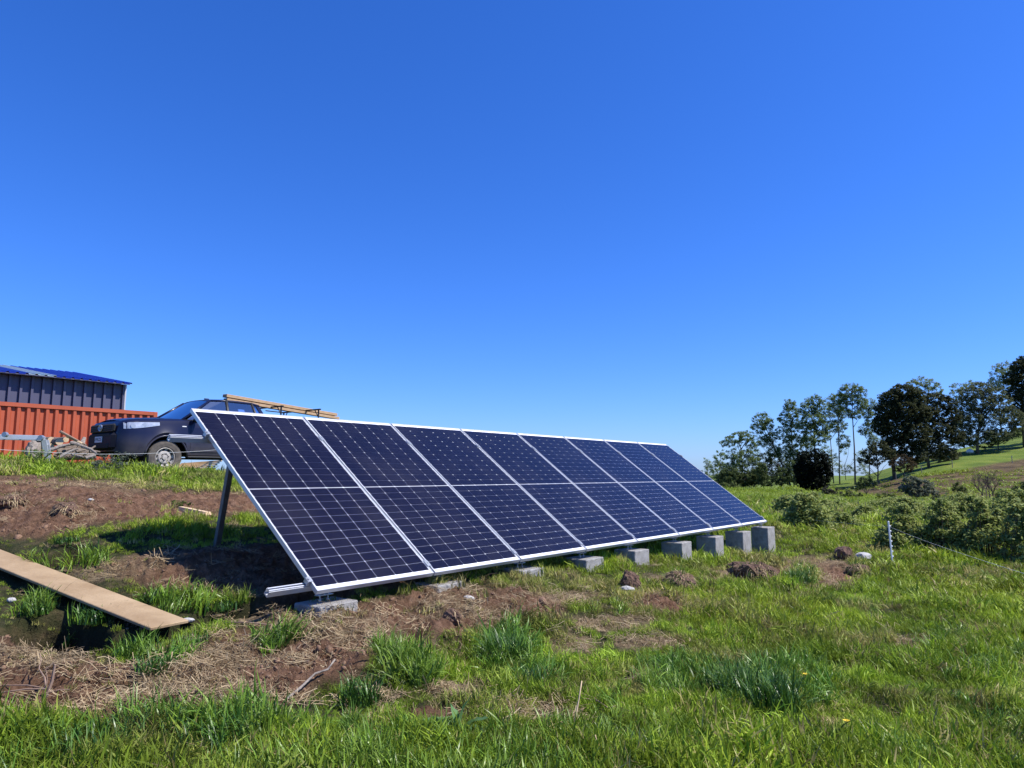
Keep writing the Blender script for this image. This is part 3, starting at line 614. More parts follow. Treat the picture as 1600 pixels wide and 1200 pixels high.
def patch(name, pts_lo, pts_hi, off, mt, side=-1, nz=4, parent=truck, thick=.012):
    """patch on the body side; pts_lo/pts_hi lists of (x,z)"""
    m = MB(); n = len(pts_lo); vo = []; vi = []
    for (xa, za), (xb, zb) in zip(pts_lo, pts_hi):
        for k in range(nz + 1):
            t = k / nz; x = xa + (xb - xa) * t; z = za + (zb - za) * t; y = side_y(x, z); vo.append((x, side * (y + off), z)); vi.append((x, side * (y + off - thick), z))
    c = nz + 1; F = []
    for i in range(n - 1):
        for k in range(nz): F.append((i * c + k, (i + 1) * c + k, (i + 1) * c + k + 1, i * c + k + 1))
    T_ = len(vo); G = [tuple(v + T_ for v in f[::-1]) for f in F]
    rim = [i * c for i in range(n)] + [(n - 1) * c + k for k in range(1, c)] + [i * c + nz for i in range(n - 2, -1, -1)] + [k for k in range(nz - 1, 0, -1)]
    H = [(rim[k], rim[(k + 1) % len(rim)], rim[(k + 1) % len(rim)] + T_, rim[k] + T_) for k in range(len(rim))]
    if side > 0: F = [f[::-1] for f in F]
    m.add(vo + vi, F + G + H); return m.build(name, mt, parent, False)
for sd in (-1, 1):
    for x0, x1 in ((1.52, 2.50), (2.525, 3.42)):
        X = np.linspace(x0, x1, 9); lo = [(x, max(.52, ZB(x) + .03)) for x in X]; hi = [(x, 1.19) for x in X]
        d = patch('door', lo, hi, .007, M['paint'], sd, 6)
        hx = x1 - .16; MB().box((hx, sd * (side_y(hx, 1.07) + .028), 1.07), (.17, .022, .03), bev=.008).build('handle', M['black'], d)
    MB().box((2.5, sd * .90, .40), (2.1, .14, .04), bev=.012).build('side_step', M['black'], truck)
    # wheel-arch trims
    for w in WB:
        a = MB(); A = np.linspace(math.radians(8), math.radians(172), 17)
        ring = []
        for t in A:
            x = w + .475 * math.cos(t); z = WR + .475 * math.sin(t); y = side_y(min(max(x, .0), 5.33), z + .01) + .012; ring.append((x, sd * y, z))
        a.tube(ring, .022, 6); a.build('arch_trim', M['paint'], truck, True)
    # headlight, fog light
    X = np.linspace(.10, .80, 9); lo = [(x, .985 + .0 * (x) + .10 * ((x - .1) / .7) ** 1.5) for x in X]; hi = [(x, min(1.125 + .03 * (x - .1) / .7, float(ZT(x)) - .03)) for x in X]
    hl = patch('headlight', lo, hi, .010, M['lamp'], sd, 3)
    for hx, hz, hr in ((.26, 1.05, .05), (.48, 1.08, .045)):
        y = side_y(hx, hz) + .012; MB().tube([(hx, sd * (y - .01), hz), (hx - .004, sd * (y + .004), hz)], hr, 12).build('bulb_housing', M['chrome'], hl)
    X = np.linspace(4.95, 5.31, 4); patch('tail_light', [(x, .88) for x in X], [(x, 1.16) for x in X], .008, mat('tail_light_red', (.35, .01, .01), .2) if sd < 0 else bpy.data.materials['tail_light_red'], sd, 2)
# front: grille, bumper, plate, emblem
g = MB(); g.box((-.006, 0, 1.01), (.07, 1.16, .185), bev=.03); gr = g.build('grille', M['dark'], truck)
for k in range(4): MB().box((-.045, 0, .945 + k * .042), (.014, 1.10 - .03 * k, .014), bev=.004).build('grille_bar', M['black'], gr)
em = MB()
def ering(cx, cz, rx, rz_, r): em.tube([(-.062, cx + rx * math.cos(t), cz + rz_ * math.sin(t)) for t in np.linspace(0, 2 * math.pi, 19)], r, 5, cap=False)
ering(0, 1.02, .095, .066, .010); ering(0, 1.042, .062, .030, .007); ering(0, 1.02, .028, .062, .007); em.build('emblem', M['chrome'], gr)
bp = MB(); bp.box((.02, 0, .72), (.17, 1.28, .40), bev=.07); bu_ = bp.build('bumper', mat('bumper_dark_blue', (.008, .009, .018), .6, 0, .2, noise=(5, .5, (.02, .019, .02))), truck, False)
MB().box((-.062, 0, .86), (.02, 1.0, .06), bev=.008).build('air_intake', M['dark'], bu_); MB().box((-.062, 0, .62), (.02, .92, .10), bev=.01).build('air_intake', M['dark'], bu_)
pl = MB().box((-.075, .02, .765), (.010, .36, .13), bev=.003).build('licence_plate', M['plate'], bu_)
def text_mesh(body_, size, mt, parent, loc, rot, name='lettering'):
    cu_ = bpy.data.curves.new(name, 'FONT'); cu_.body = body_; cu_.size = size; cu_.align_x = 'CENTER'; cu_.align_y = 'CENTER'; cu_.extrude = .0008
    to = bpy.data.objects.new(name + '_curve', cu_); COL.objects.link(to); dg = bpy.context.evaluated_depsgraph_get(); me_ = bpy.data.meshes.new_from_object(to.evaluated_get(dg)); bpy.data.objects.remove(to)
    me_.materials.clear(); me_.materials.append(mt); o = bpy.data.objects.new(name, me_); COL.objects.link(o); o.parent = parent; o.location = loc; o.rotation_euler = rot; return o
text_mesh('FPRZ25', .10, M['dark'], pl, (-.0815, .02, .765), (math.pi / 2, 0, -math.pi / 2), 'plate_characters')
text_mesh('4x4 SRV', .075, M['white'], truck, (1.98, -(side_y(1.98, 1.06) + .010), 1.06), (math.pi / 2, 0, 0), 'side_lettering')
MB().box((1.36, -(side_y(1.36, 1.09) + .006), 1.09), (.10, .008, .022), bev=.003).build('side_indicator', M['white'], truck)
# hood seam and hood
hd = MB(); X = np.linspace(.10, 1.33, 12); rows = []
for x in X:
    w = float(W_(x)) * .80; rows.append([(x, w * t, float(ZT(x)) + .012 + .03 * (1 - t * t) + (.012 if abs(t) < .5 else 0)) for t in np.linspace(-1, 1, 11)])
vv = [p for r in rows for p in r]; hd.add(vv + [(a, b_, c - .02) for a, b_, c in vv], [(i * 11 + k, (i + 1) * 11 + k, (i + 1) * 11 + k + 1, i * 11 + k + 1) for i in range(11) for k in range(10)])
hd.build('hood', M['paint'], truck, True)
# greenhouse
def gp(x, y, z): return Vector((x, y, z))
GHs = {'A0': (1.36, .80, 1.255), 'A1': (2.10, .63, 1.765), 'B0': (2.50, .845, 1.235), 'B1': (2.50, .645, 1.80), 'C0': (3.32, .845, 1.235), 'C1': (3.18, .64, 1.785), 'D0': (3.68, .80, 1.235), 'D1': (3.42, .60, 1.745)}
rf = MB(); RX = [(2.06, .60, 1.770), (2.20, .655, 1.795), (2.5, .67, 1.815), (2.9, .67, 1.812), (3.2, .66, 1.80), (3.38, .63, 1.775), (3.46, .58, 1.74)]; vv = []
for x, w, z in RX:
    for t in (-1, -.93, -.75, -.4, 0, .4, .75, .93, 1): vv.append((x, w * t, z + .035 * (1 - t * t) - (.045 if abs(t) == 1 else (.012 if abs(t) == .93 else 0))))
nn = 9; ff = [(i * nn + k, (i + 1) * nn + k, (i + 1) * nn + k + 1, i * nn + k + 1) for i in range(len(RX) - 1) for k in range(nn - 1)]; lowv = [(a, b_ * .97, c - .05) for a, b_, c in vv]; T_ = len(vv)
ff2 = [tuple(i + T_ for i in f[::-1]) for f in ff]; rim = [k for k in range(nn)] + [i * nn + nn - 1 for i in range(1, len(RX))] + [(len(RX) - 1) * nn + k for k in range(nn - 2, -1, -1)] + [i * nn for i in range(len(RX) - 2, 0, -1)]
ff3 = [(rim[(k + 1) % len(rim)], rim[k], rim[k] + T_, rim[(k + 1) % len(rim)] + T_) for k in range(len(rim))]
rf.add(vv + lowv, ff + ff2 + ff3); roof = rf.build('roof', M['paint'], truck, True); roof.modifiers.new('edges', 'EDGE_SPLIT').split_angle = math.radians(40)
MB().box((2.35, 0, 1.865), (.12, .05, .03), bev=.01).build('roof_antenna', M['black'], roof)
for sd in (-1, 1):
    for a, b_, w in (('A', 0, .055), ('B', 0, .07), ('C', 0, .06), ('D', 0, .11)):
        p0 = Vector(GHs[a + '0']); p1 = Vector(GHs[a + '1']); p0.y *= sd; p1.y *= sd; p0 = p0 - (p1 - p0).normalized() * .05
        if a in 'D': 
            q0 = Vector(GHs['C0']); q1 = Vector(GHs['C1']); q0.y *= sd; q1.y *= sd; q0 = q0 + (p0 - q0) * .66; q1 = q1 + (p1 - q1) * .55
            mm = MB(); th = Vector((0, -.03 * sd, 0)); P4 = [p0, q0, q1, p1]; mm.add(P4 + [p + th for p in P4], [(0, 1, 2, 3), (7, 6, 5, 4), (0, 4, 5, 1), (1, 5, 6, 2), (2, 6, 7, 3), (3, 7, 4, 0)]); mm.build('pillar', M['paint'], truck)
        else:
            d = p1 - p0; R = d.to_track_quat('Z', 'Y').to_matrix(); mm = MB(); mm.tube([p0, p1], w * .55, 8); mm.build('pillar', M['paint'] if a == 'A' else M['black'], truck, True)
    # sill strip under windows and top rail
    mm = MB(); mm.tube([(1.40, sd * .815, 1.235), (1.9, sd * .845, 1.235), (2.5, sd * .865, 1.235), (3.3, sd * .865, 1.235), (3.68, sd * .83, 1.235)], .028, 6); mm.build('window_sill', M['black'], truck, True)
    mm = MB(); mm.tube([(2.08, sd * .622, 1.755), (2.5, sd * .652, 1.785), (3.18, sd * .642, 1.77), (3.42, sd * .60, 1.735)], .026, 6); mm.build('roof_rail', M['paint'], truck, True)
def pane(name, pts, parent=truck):
    pts = [Vector(p) for p in pts]; nrm = (pts[1] - pts[0]).cross(pts[2] - pts[0]).normalized() * .004; n = len(pts); mm = MB()
    mm.add(pts + [p - nrm for p in pts], [tuple(range(n)), tuple(range(2 * n - 1, n - 1, -1))] + [(i, i + n, (i + 1) % n + n, (i + 1) % n) for i in range(n)]); return mm.build(name, M['glass'], parent)
A0, A1, B0, B1, C0, C1, D0, D1 = [Vector(GHs[k]) for k in ('A0', 'A1', 'B0', 'B1', 'C0', 'C1', 'D0', 'D1')]
fl = lambda v, s: Vector((v.x, v.y * s, v.z))
wsh = []
for k in range(9):
    t = -1 + k / 4; bow = .10 * (1 - t * t); wsh.append((Vector((A0.x - bow, A0.y * t, A0.z)), Vector((A1.x - bow * .6, A1.y * t, A1.z + .02 * (1 - t * t)))))
mm = MB(); mm.add([a for a, b_ in wsh] + [b_ for a, b_ in wsh], [(k, k + 1, k + 10, k + 9) for k in range(8)]); wd = mm.build('windscreen', M['glass'], truck, True)
for sd in (-1, 1):
    e = .006 * sd
    pane('side_window', [fl(A0, sd) + Vector((.10, e, 0)), fl(B0, sd) + Vector((-.04, e, 0)), fl(B1, sd) + Vector((-.04, e, -.01)), fl(A1, sd) + Vector((.03, e, -.01))])
    pane('side_window', [fl(B0, sd) + Vector((.04, e, 0)), fl(C0, sd) + Vector((-.03, e, 0)), fl(C1, sd) + Vector((-.03, e, -.01)), fl(B1, sd) + Vector((.04, e, -.01))])
    pane('quarter_window', [fl(C0, sd) + Vector((.03, e, .02)), fl(C0, sd).lerp(fl(D0, sd), .6) + Vector((0, e, .02)), fl(C1, sd).lerp(fl(D1, sd), .5) + Vector((0, e, -.03)), fl(C1, sd) + Vector((.03, e, -.03))])
    mr_ = MB(); mr_.box((1.60, sd * 1.03, 1.30), (.11, .20, .23), bev=.04); mr_.box((1.62, sd * .89, 1.25), (.06, .14, .05), bev=.012); mi = mr_.build('wing_mirror', M['black'], truck)
pane('rear_window', [fl(D0, -1) + Vector((.01, .05, .02)), fl(D0, 1) + Vector((.01, -.05, .02)), fl(D1, 1) + Vector((.01, -.03, -.02)), fl(D1, -1) + Vector((.01, .03, -.02))])
it = MB(); it.box((1.62, 0, 1.18), (.45, 1.40, .20), bev=.06)
for y in (-.38, .38): it.box((2.45, y, 1.15), (.14, .46, .62), bev=.05); it.box((2.47, y, 1.53), (.09, .24, .16), bev=.04)
it.box((3.25, 0, 1.15), (.14, 1.2, .55), bev=.05); it.box((2.6, 0, .80), (2.2, 1.4, .05)); it.build('seats_and_dashboard', M['dark'], truck)
st_ = MB(); st_.tube([(1.98 + .05 * math.cos(t) * .4, -.38 + .18 * math.sin(t), 1.30 + .17 * math.cos(t)) for t in np.linspace(0, 2 * math.pi, 17)], .014, 6, cap=False); st_.build('steering_wheel', M['black'], truck)
MB().box((1.95, .0, 1.60), (.05, .22, .07), bev=.015).build('rear_view_mirror', M['black'], truck)
ch = MB(); ch.box((2.6, 0, .52), (4.6, .9, .14)); ch.box((.98, 0, .385), (.12, 1.4, .12)); ch.box((4.065, 0, .385), (.14, 1.4, .14)); ch.box((2.6, 0, .60), (2.2, 1.66, .05)); ch.box((.5, 0, .75), (.5, 1.2, .5)); ch.build('chassis', M['dark'], truck)
def wheel(x, y, sd):
    w = MB(); n = 36; prof = [(.215, -.10), (.235, -.118), (.31, -.125), (.362, -.115), (.382, -.085), (.385, -.03), (.385, .03), (.382, .085), (.362, .115), (.31, .125), (.235, .118), (.215, .10)]
    vs = []; 
    for k in range(n):
        a = 2 * math.pi * k / n
        for j, (r, o_) in enumerate(prof):
            r2 = r + (.007 if (k % 2 == 0 and 3 <= j <= 8) else 0); vs.append((r2 * math.cos(a), o_, r2 * math.sin(a)))
    P_ = len(prof); fs = [(k * P_ + j, k * P_ + (j + 1) % P_, ((k + 1) % n) * P_ + (j + 1) % P_, ((k + 1) % n) * P_ + j) for k in range(n) for j in range(P_)]
    w.add(vs, fs); wh = w.build('wheel', M['rubber'], truck); wh.location = (x, y, WR); wh.rotation_euler = (0, random.uniform(0, 1), 0)
    r = MB(); pr = [(.218, .105), (.205, .112), (.196, .075), (.160, .055), (.130, .080), (.085, .085), (.060, .070), (.055, .100), (.0, .105)]
    vs = [(q_[0] * math.cos(2 * math.pi * k / 24), sd * q_[1], q_[0] * math.sin(2 * math.pi * k / 24)) for k in range(24) for q_ in pr]; P_ = len(pr)
    fs = [(k * P_ + j, k * P_ + j + 1, ((k + 1) % 24) * P_ + j + 1, ((k + 1) % 24) * P_ + j) for k in range(24) for j in range(P_ - 1)]
    r.add(vs, fs); r.build('rim', M['rim'], wh)
    h = MB()
    for k in range(10):
        a = 2 * math.pi * k / 10; c = Vector((.172 * math.cos(a), sd * .066, .172 * math.sin(a))); h.tube([c - Vector((0, .01 * sd, 0)), c + Vector((0, .012 * sd, 0))], .026, 8)
    for k in range(6):
        a = 2 * math.pi * k / 6; c = Vector((.085 * math.cos(a), sd * .088, .085 * math.sin(a))); h.tube([c, c + Vector((0, .012 * sd, 0))], .011, 6)
    h.build('rim_hole', M['dark'], wh)
for x in WB:
    for sd in (-1, 1): wheel(x, sd * .77, sd)
# rack over the bed
for x in (3.95, 5.12):
    k = MB(); y = .80
    for sd in (-1, 1): k.tube([(x, sd * y, 1.22), (x, sd * y, 1.74)], .022, 6); k.tube([(x, sd * (y - .16), 1.74), (x, sd * y, 1.55)], .014, 6)
    k.box((x, 0, 1.76), (.05, 1.75, .035)); k.build('roof_rack', M['black'], truck)
k = MB()
for sd in (-1, 1): k.tube([(3.95, sd * .80, 1.45), (5.12, sd * .80, 1.40)], .014, 6); k.tube([(3.55, sd * .72, 1.62), (3.95, sd * .80, 1.60)], .014, 6)
k.build('rack_side_bar', M['black'], truck)
MB().box((5.36, 0, .60), (.12, 1.6, .16), bev=.03).build('rear_bumper', M['black'], truck)
# timber on the rack
def beam(name, a, b, w, h, mt, label, cat, group=None, up=Vector((0, 0, 1))):
    a = Vector(a); b = Vector(b); d = b - a; x = d.normalized(); y = up.cross(x).normalized(); z = x.cross(y); R = Matrix((x, y, z)).transposed()
    o = MB().box((d.length / 2, 0, 0), (d.length, w, h), bev=.004).build(name, mt); o.location = a; o.rotation_euler = R.to_euler(); return tag(o, label, cat, group)
ba = Vector(pt(351, 621, 17.5)); bb = Vector(pt(524, 650.5, 20.6))
beam('timber_beam', ba + Vector((0, 0, .045)), bb + Vector((0, 0, .045)), .17, .075, M['wood'], 'upper of the two long timber beams lying on the pickup rack', 'timber beam', 'timber on the pickup rack')
beam('timber_beam', ba + Vector((.02, 0, -.055)), bb + Vector((0.06, .05, -.055)), .15, .07, M['wood'], 'lower of the two long timber beams lying on the pickup rack', 'timber beam', 'timber on the pickup rack')
# ------------------------------------------------------------------ shipping container and shed
def rust_mat(name, c, c2):
    m = mat(name, c, .62, 0, noise=(1.3, .55, c2)); return m
M['orange'] = rust_mat('orange_container_paint', (.43, .085, .030), (.27, .05, .022))
M['navy'] = mat('navy_cladding', (.075, .073, .125), .5, noise=(2, .5, (.065, .065, .10)))
M['blueroof'] = mat('blue_roof_sheet', (.012, .022, .30), .35, noise=(2, .5, (.010, .016, .22)))
M['sky_light'] = mat('translucent_sheet', (.30, .38, .40), .4)
cd = Vector((.62, .785, 0)).normalized(); cn = Vector((cd.y, -cd.x, 0))            # along the wall, outward towards the viewer
CR = math.atan2(cd.y, cd.x)
p0 = Vector(pt(100, 634, 24.2)); top_z = p0.z; org = Vector((p0.x, p0.y, top_z - 2.59))
org = org - cd * 9.0; clen = 12.19
cont = thing('shipping_container', 'orange red corrugated shipping container standing behind the log pile and pickup', 'shipping container', org, CR)
# local x along, local -y outward (towards viewer), z up
def corrugated(length, h, pitch, depth, z0):
    m = MB(); X = [0.0]; prof = []; x = 0; k = 0
    while x < length - .001:
        for dx, y in ((0, 0), (pitch * .30, 0), (pitch * .48, depth), (pitch * .82, depth), (pitch, 0)):
            if dx == pitch: continue
            if x + dx <= length: prof.append((x + dx, y))
        x += pitch
    prof.append((length, 0)); n = len(prof)
    m.add([(a, b, z0) for a, b in prof] + [(a, b, z0 + h) for a, b in prof] + [(a, b + .004, z0) for a, b in prof] + [(a, b + .004, z0 + h) for a, b in prof],
          [(i, i + 1, n + i + 1, n + i) for i in range(n - 1)] + [(2 * n + i + 1, 2 * n + i, 3 * n + i, 3 * n + i + 1) for i in range(n - 1)]); return m
w = corrugated(clen - .3, 2.59 - .29, .278, .075, .16); w.build('wall', M['orange'], cont).location = (.15, .022, 0)
w = corrugated(clen - .3, 2.59 - .29, .278, .036, .16); o_ = w.build('wall', M['orange'], cont); o_.location = (clen - .15, 2.438 - .022, 0); o_.rotation_euler = (0, 0, math.pi)
fr = MB()
for y in (.0, 2.438):
    s = 1 if y == 0 else -1
    fr.box((clen / 2, y + s * .03, 2.59 - .065), (clen - .3, .06, .13)); fr.box((clen / 2, y + s * .03, .08), (clen - .3, .06, .16))
    for x in (.075, clen - .075): fr.box((x, y + s * .075, 1.295), (.15, .15, 2.59), bev=.01)
for x in (.06, clen - .06): fr.box((x, 1.219, 2.53), (.1, 2.13, .10)); fr.box((x, 1.219, .08), (.1, 2.13, .14))
fr.build('frame', M['orange'], cont)
MB().box((clen / 2, 1.219, 2.565), (clen - .3, 2.29, .02)).build('roof', M['orange'], cont)
MB().box((clen - .03, 1.219, 1.3), (.03, 2.12, 2.3)).build('door', M['orange'], cont); MB().box((.03, 1.219, 1.3), (.03, 2.12, 2.3)).build('end_wall', M['orange'], cont)
for x in np.arange(.4, clen - .3, 1.1): pass
# shed: blue mono-pitch roof on dark ribbed walls behind the container
sp0 = Vector(pt(195, 600, 32.0)); eave_z = sp0.z + .02
so_ = Vector((sp0.x, sp0.y, 0)) - cd * 14.0; gsh = .7
shed = thing('shed', 'dark navy ribbed metal shed with a blue sheet roof behind the orange container', 'shed', (so_.x, so_.y, gsh), CR)
SL = 14.0; SW = 6.0; H0 = eave_z - gsh; RISE = .165
w = MB(); ny = int(SL / .40); prof = []
for k in range(int(SL / .40)): prof += [(k * .40, 0), (k * .40 + .29, 0), (k * .40 + .30, -.10), (k * .40 + .39, -.10)]
prof.append((SL, 0)); n = len(prof); hh = H0 - .06
w.add([(a, b, 0) for a, b in prof] + [(a, b, hh) for a, b in prof], [(i, i + 1, n + i + 1, n + i) for i in range(n - 1)]); w.box((SL / 2, .06, hh / 2), (SL - .02, .05, hh))
w.build('wall', M['navy'], shed)
w = MB(); w.add([(SL, 0, 0), (SL, SW, 0), (SL, SW, hh + RISE * SW), (SL, 0, hh), (SL - .06, 0, 0), (SL - .06, SW, 0), (SL - .06, SW, hh + RISE * SW), (SL - .06, 0, hh)], [(0, 1, 2, 3), (7, 6, 5, 4), (3, 2, 6, 7)]); w.build('wall', M['navy'], shed)
w = MB(); w.add([(.06, 0, 0), (.06, SW, 0), (.06, SW, hh + RISE * SW), (.06, 0, hh), (0, 0, 0), (0, SW, 0), (0, SW, hh + RISE * SW), (0, 0, hh)], [(0, 1, 2, 3), (7, 6, 5, 4), (3, 2, 6, 7)]); w.build('wall', M['navy'], shed)
MB().box((SL / 2, SW, (hh + RISE * SW) / 2), (SL - .14, .05, hh + RISE * SW)).build('wall', M['navy'], shed)
MB().box((SL + .035, -.03, hh / 2), (.06, .09, hh)).build('corner_trim', mat('trim_grey', (.45, .45, .46), .5), shed)
MB().box((SL + .16, .35, hh - .5), (.10, .14, .20), bev=.03).build('gutter_outlet', M['navy'], shed)
def roofz(y): return H0 + RISE * (y + .20)
npan = 14; pw = (SL + .24) / npan
for k in range(npan):
    x0 = -.10 + k * pw; m = MB(); mt = M['sky_light'] if k == 10 else M['blueroof']; P2 = []
    for j in range(3):
        a = x0 + j * pw / 3; P2 += [(a, 0), (a + pw / 3 * .62, 0), (a + pw / 3 * .70, .055), (a + pw / 3 * .92, .055)]
    P2.append((x0 + pw - .003, 0)); n = len(P2); y0, y1 = -.45, SW + .2
    vs = [(a, y0, roofz(y0) + b) for a, b in P2] + [(a, y1, roofz(y1) + b) for a, b in P2]; vs += [(a, b, c - .01) for a, b, c in vs]
    m.add(vs, [(i, i + 1, n + i + 1, n + i) for i in range(n - 1)] + [(2 * n + i + 1, 2 * n + i, 3 * n + i, 3 * n + i + 1) for i in range(n - 1)] + [(i + 1, i, 2 * n + i, 2 * n + i + 1) for i in range(n - 1)]); m.build('roof_sheet', mt, shed)
MB().box((SL / 2, -.42, roofz(-.42) - .03), (SL + .1, .03, .045)).build('fascia', M['navy'], shed)

# ------------------------------------------------------------------ plank bridge over the trench
pa = _pa; pb = _pb
beam('plank', pa, pb, .27, .021, mat('plywood_plank', (.26, .17, .085), .8, noise=(2.2, 1.0, (.41, .295, .17)), bump=(40, .25)), 'long brown plywood plank laid as a bridge across the trench at left', 'plank')
# ------------------------------------------------------------------ folding ladder, logs, sticks near the container
LD = 13.3
lad = Vector(pt(0, 683, LD)); ladder = thing('folding_ladder', 'silver folding aluminium ladder bent like a table beside the log pile', 'ladder', lad)
def lrel(px, py, Y): return Vector(pt(px, py, Y)) - lad
def ladder_seg(A, B, off, nr_, nm):
    A = Vector(A); B = Vector(B); off = Vector(off); m = MB(); d = (B - A); x = d.normalized(); y = off.normalized(); z = x.cross(y).normalized(); R = Matrix((x, y, z)).transposed()
    for o_ in (Vector((0, 0, 0)), off): m.box((A + B) / 2 + o_, (d.length, .028, .085), R, bev=.004)
    r = m.build(nm, M['alu'], ladder)
    for k in range(nr_):
        c = A.lerp(B, (k + .5) / nr_); MB().tube([c, c + off], .016, 8).build('rung', M['alu'], r)
a0 = lrel(-90, 680, LD - .5); a1 = lrel(66, 684, LD + .1); OFF = Vector((-.20, .40, 0)) * .9
ladder_seg(a0, a1, OFF, 6, 'ladder_section')
g1 = lrel(76, 722, LD + .25); ladder_seg(a1 + Vector((.03, 0, -.03)), g1 + Vector((0, 0, -.1)), OFF * .95, 3, 'ladder_section')
for c in (a1 + Vector((0, -.03, 0)), lrel(8, 679, LD - .25)):
    MB().tube([c + Vector((0, -.03, 0)), c + Vector((0, .03, 0))], .048, 12).build('hinge', M['galv'], ladder)
def log(name, a, b, r, label, cat, group=None, mt='bark', bendy=.0, taper=.85, n=9, ends=True, seg=5):
    a = Vector(a); b = Vector(b); pts = []; L_ = (b - a).length
    for k in range(seg + 1):
        t = k / seg; p = a.lerp(b, t); s = math.sin(math.pi * t) * bendy * L_; p = p + Vector((random.uniform(-.3, .3) * bendy * L_, random.uniform(-.3, .3) * bendy * L_, s)) ; pts.append(p)
    rad = [r * (1 - (1 - taper) * k / seg) * random.uniform(.93, 1.07) for k in range(seg + 1)]
    o = MB().tube([p - a for p in pts], rad, n).build(name, M[mt], None, True); o.location = a; tag(o, label, cat, group)
    o.modifiers.new('edges', 'EDGE_SPLIT').split_angle = math.radians(50)
    if ends:
        for e, q, rr_ in ((pts[0] - a, pts[1] - a, rad[0]), (pts[-1] - a, pts[-2] - a, rad[-1])):
            d = (e - q).normalized(); MB().tube([e, e + d * .006], rr_ * .93, 14).build('cut_end', M['wood_end'], o)
    return o
G_LOG = 'logs and branches in the pile'
LG = [((80,688,14.6),(96,680,15.6),.065,'cut log with pale round end, left one of two on top of the pile','bark'),
 ((93,690,14.5),(106,684,15.5),.072,'cut log with pale round end, right one of two on top of the pile','bark'),
 ((79,698,14.5),(92,692,15.5),.066,'cut log below the two top logs, its pale end behind the ladder','bark'),
 ((103,687,14.7),(118,683,15.3),.05,'small brown log lying right of the two cut logs','bark')]
for a, b, r, lb, mt in LG: log('log', pt(*a), Vector(pt(*a)) + Vector((-.62, .52, .03)), r * 1.12, lb, 'log', G_LOG, mt)
for (x0, y0, x1, y1, D, r, lb) in [(84,714,146,713,15.0,.09,'long dark log along the bottom at the back of the pile'),(90,706,140,707,15.1,.09,'dark log second from the bottom at the back of the pile'),(100,699,134,701,15.2,.08,'dark log highest at the back of the pile, behind the sticks'),(112,693,132,697,15.3,.06,'short dark log under the long straight stick')]:
    log('log', pt(x0, y0, D), pt(x1, y1, D + .4), r, lb, 'log', G_LOG, 'bark', .02)
LB = [((94,674,14.4),(134,695,14.9),.028,'long straight stick pointing up left above the log pile','twig',.0),
 ((104,681,14.6),(128,693,14.8),.032,'pale split stick lying just under the long straight stick','wood_end',.0),
 ((80,703,14.1),(113,694,14.3),.042,'thick grey branch sloping up to the right across the pile','greywood',.05),
 ((110,692,14.2),(135,700,14.3),.036,'grey crooked branch in the upper right of the pile','greywood',.06),
 ((92,715,14.0),(122,701,14.2),.034,'grey branch sloping up from the foot of the pile','greywood',.05),
 ((113,711,14.0),(130,714,14.0),.026,'short pale stick flat at the foot of the pile','greywood',.02),
 ((128,698,14.1),(151,708,14.0),.034,'grey branch sloping down right towards the truck','greywood',.05),
 ((134,716,13.9),(150,712,14.0),.038,'short stout branch at the right foot of the pile','greywood',.05),
 ((127,696,14.9),(132,684,15.0),.06,'broken stub sticking up beside the truck bumper','greywood',.0)]
for a, b, r, lb, mt, bd in LB: log('branch', pt(*a), pt(*b), r, lb, 'branch', G_LOG, mt, bd, .6, 7, False)
for k in range(9):
    xx = 84 + k * 7; log('branch', pt(xx, 714 - (k % 3) * 4, 14.7), pt(xx + 16, 706 - (k % 4) * 3, 14.9), .03, 'dark branch low in the log pile, ' + ['beside the ladder foot', 'just right of the ladder foot', 'under the left cut log', 'under the right cut log', 'under the small brown log', 'left of the middle of the pile', 'in the middle of the pile', 'right of the middle of the pile', 'nearest the truck bumper'][k], 'branch', G_LOG + ', shaded middle', 'bark', .05, .6, 6, False)
# lumpy mass behind ladder (stone / stump)
def lump(name, loc, size, mt, label, cat, group=None, seed=0, rough=.25, sub=3, rot=(0, 0, 0), parent=None, freq=2.2):
    bm = bmesh.new(); bmesh.ops.create_icosphere(bm, subdivisions=sub, radius=1); r = random.Random(seed); from mathutils import noise as mn
    for v in bm.verts:
        p = v.co.copy(); nn_ = mn.fractal(p * freq + Vector((seed * 3.1, seed, 0)), 1.0, 2.0, 4); v.co = Vector((p.x * size[0], p.y * size[1], p.z * size[2])) * (1 + rough * nn_)
    me_ = bpy.data.meshes.new(name); bm.to_mesh(me_); bm.free(); me_.materials.append(M[mt]); o = bpy.data.objects.new(name, me_); COL.objects.link(o); o.location = loc; o.rotation_euler = rot
    if parent: o.parent = parent
    if label: tag(o, label, cat, group)
    return o
lump('stump', pt(52, 708, 14.4), (.12, .16, .26), 'greywood', 'grey weathered stump behind the bent end of the ladder', 'stump', seed=3)
# sawn planks under the truck
u0 = Vector(pt(272, 736, 19.0)); 
for k in range(5):
    a = Vector(pt(272 + 3 * k, 731.5 - 1.7 * k, 19.0 + .1 * k)); b = a + Vector((.85 + .05 * k, .45 - .1 * k, .02 * k))
    beam('sawn_board', a, b, .12, .035, M['wood_end'], ['lowest pale board of the small stack seen beneath the pickup', 'pale board just above the lowest one in the stack beneath the pickup', 'middle pale board of the small stack beneath the pickup', 'pale board just below the top one in the stack beneath the pickup', 'topmost pale board of the small stack seen beneath the pickup'][k], 'board', 'boards stacked beneath the pickup')
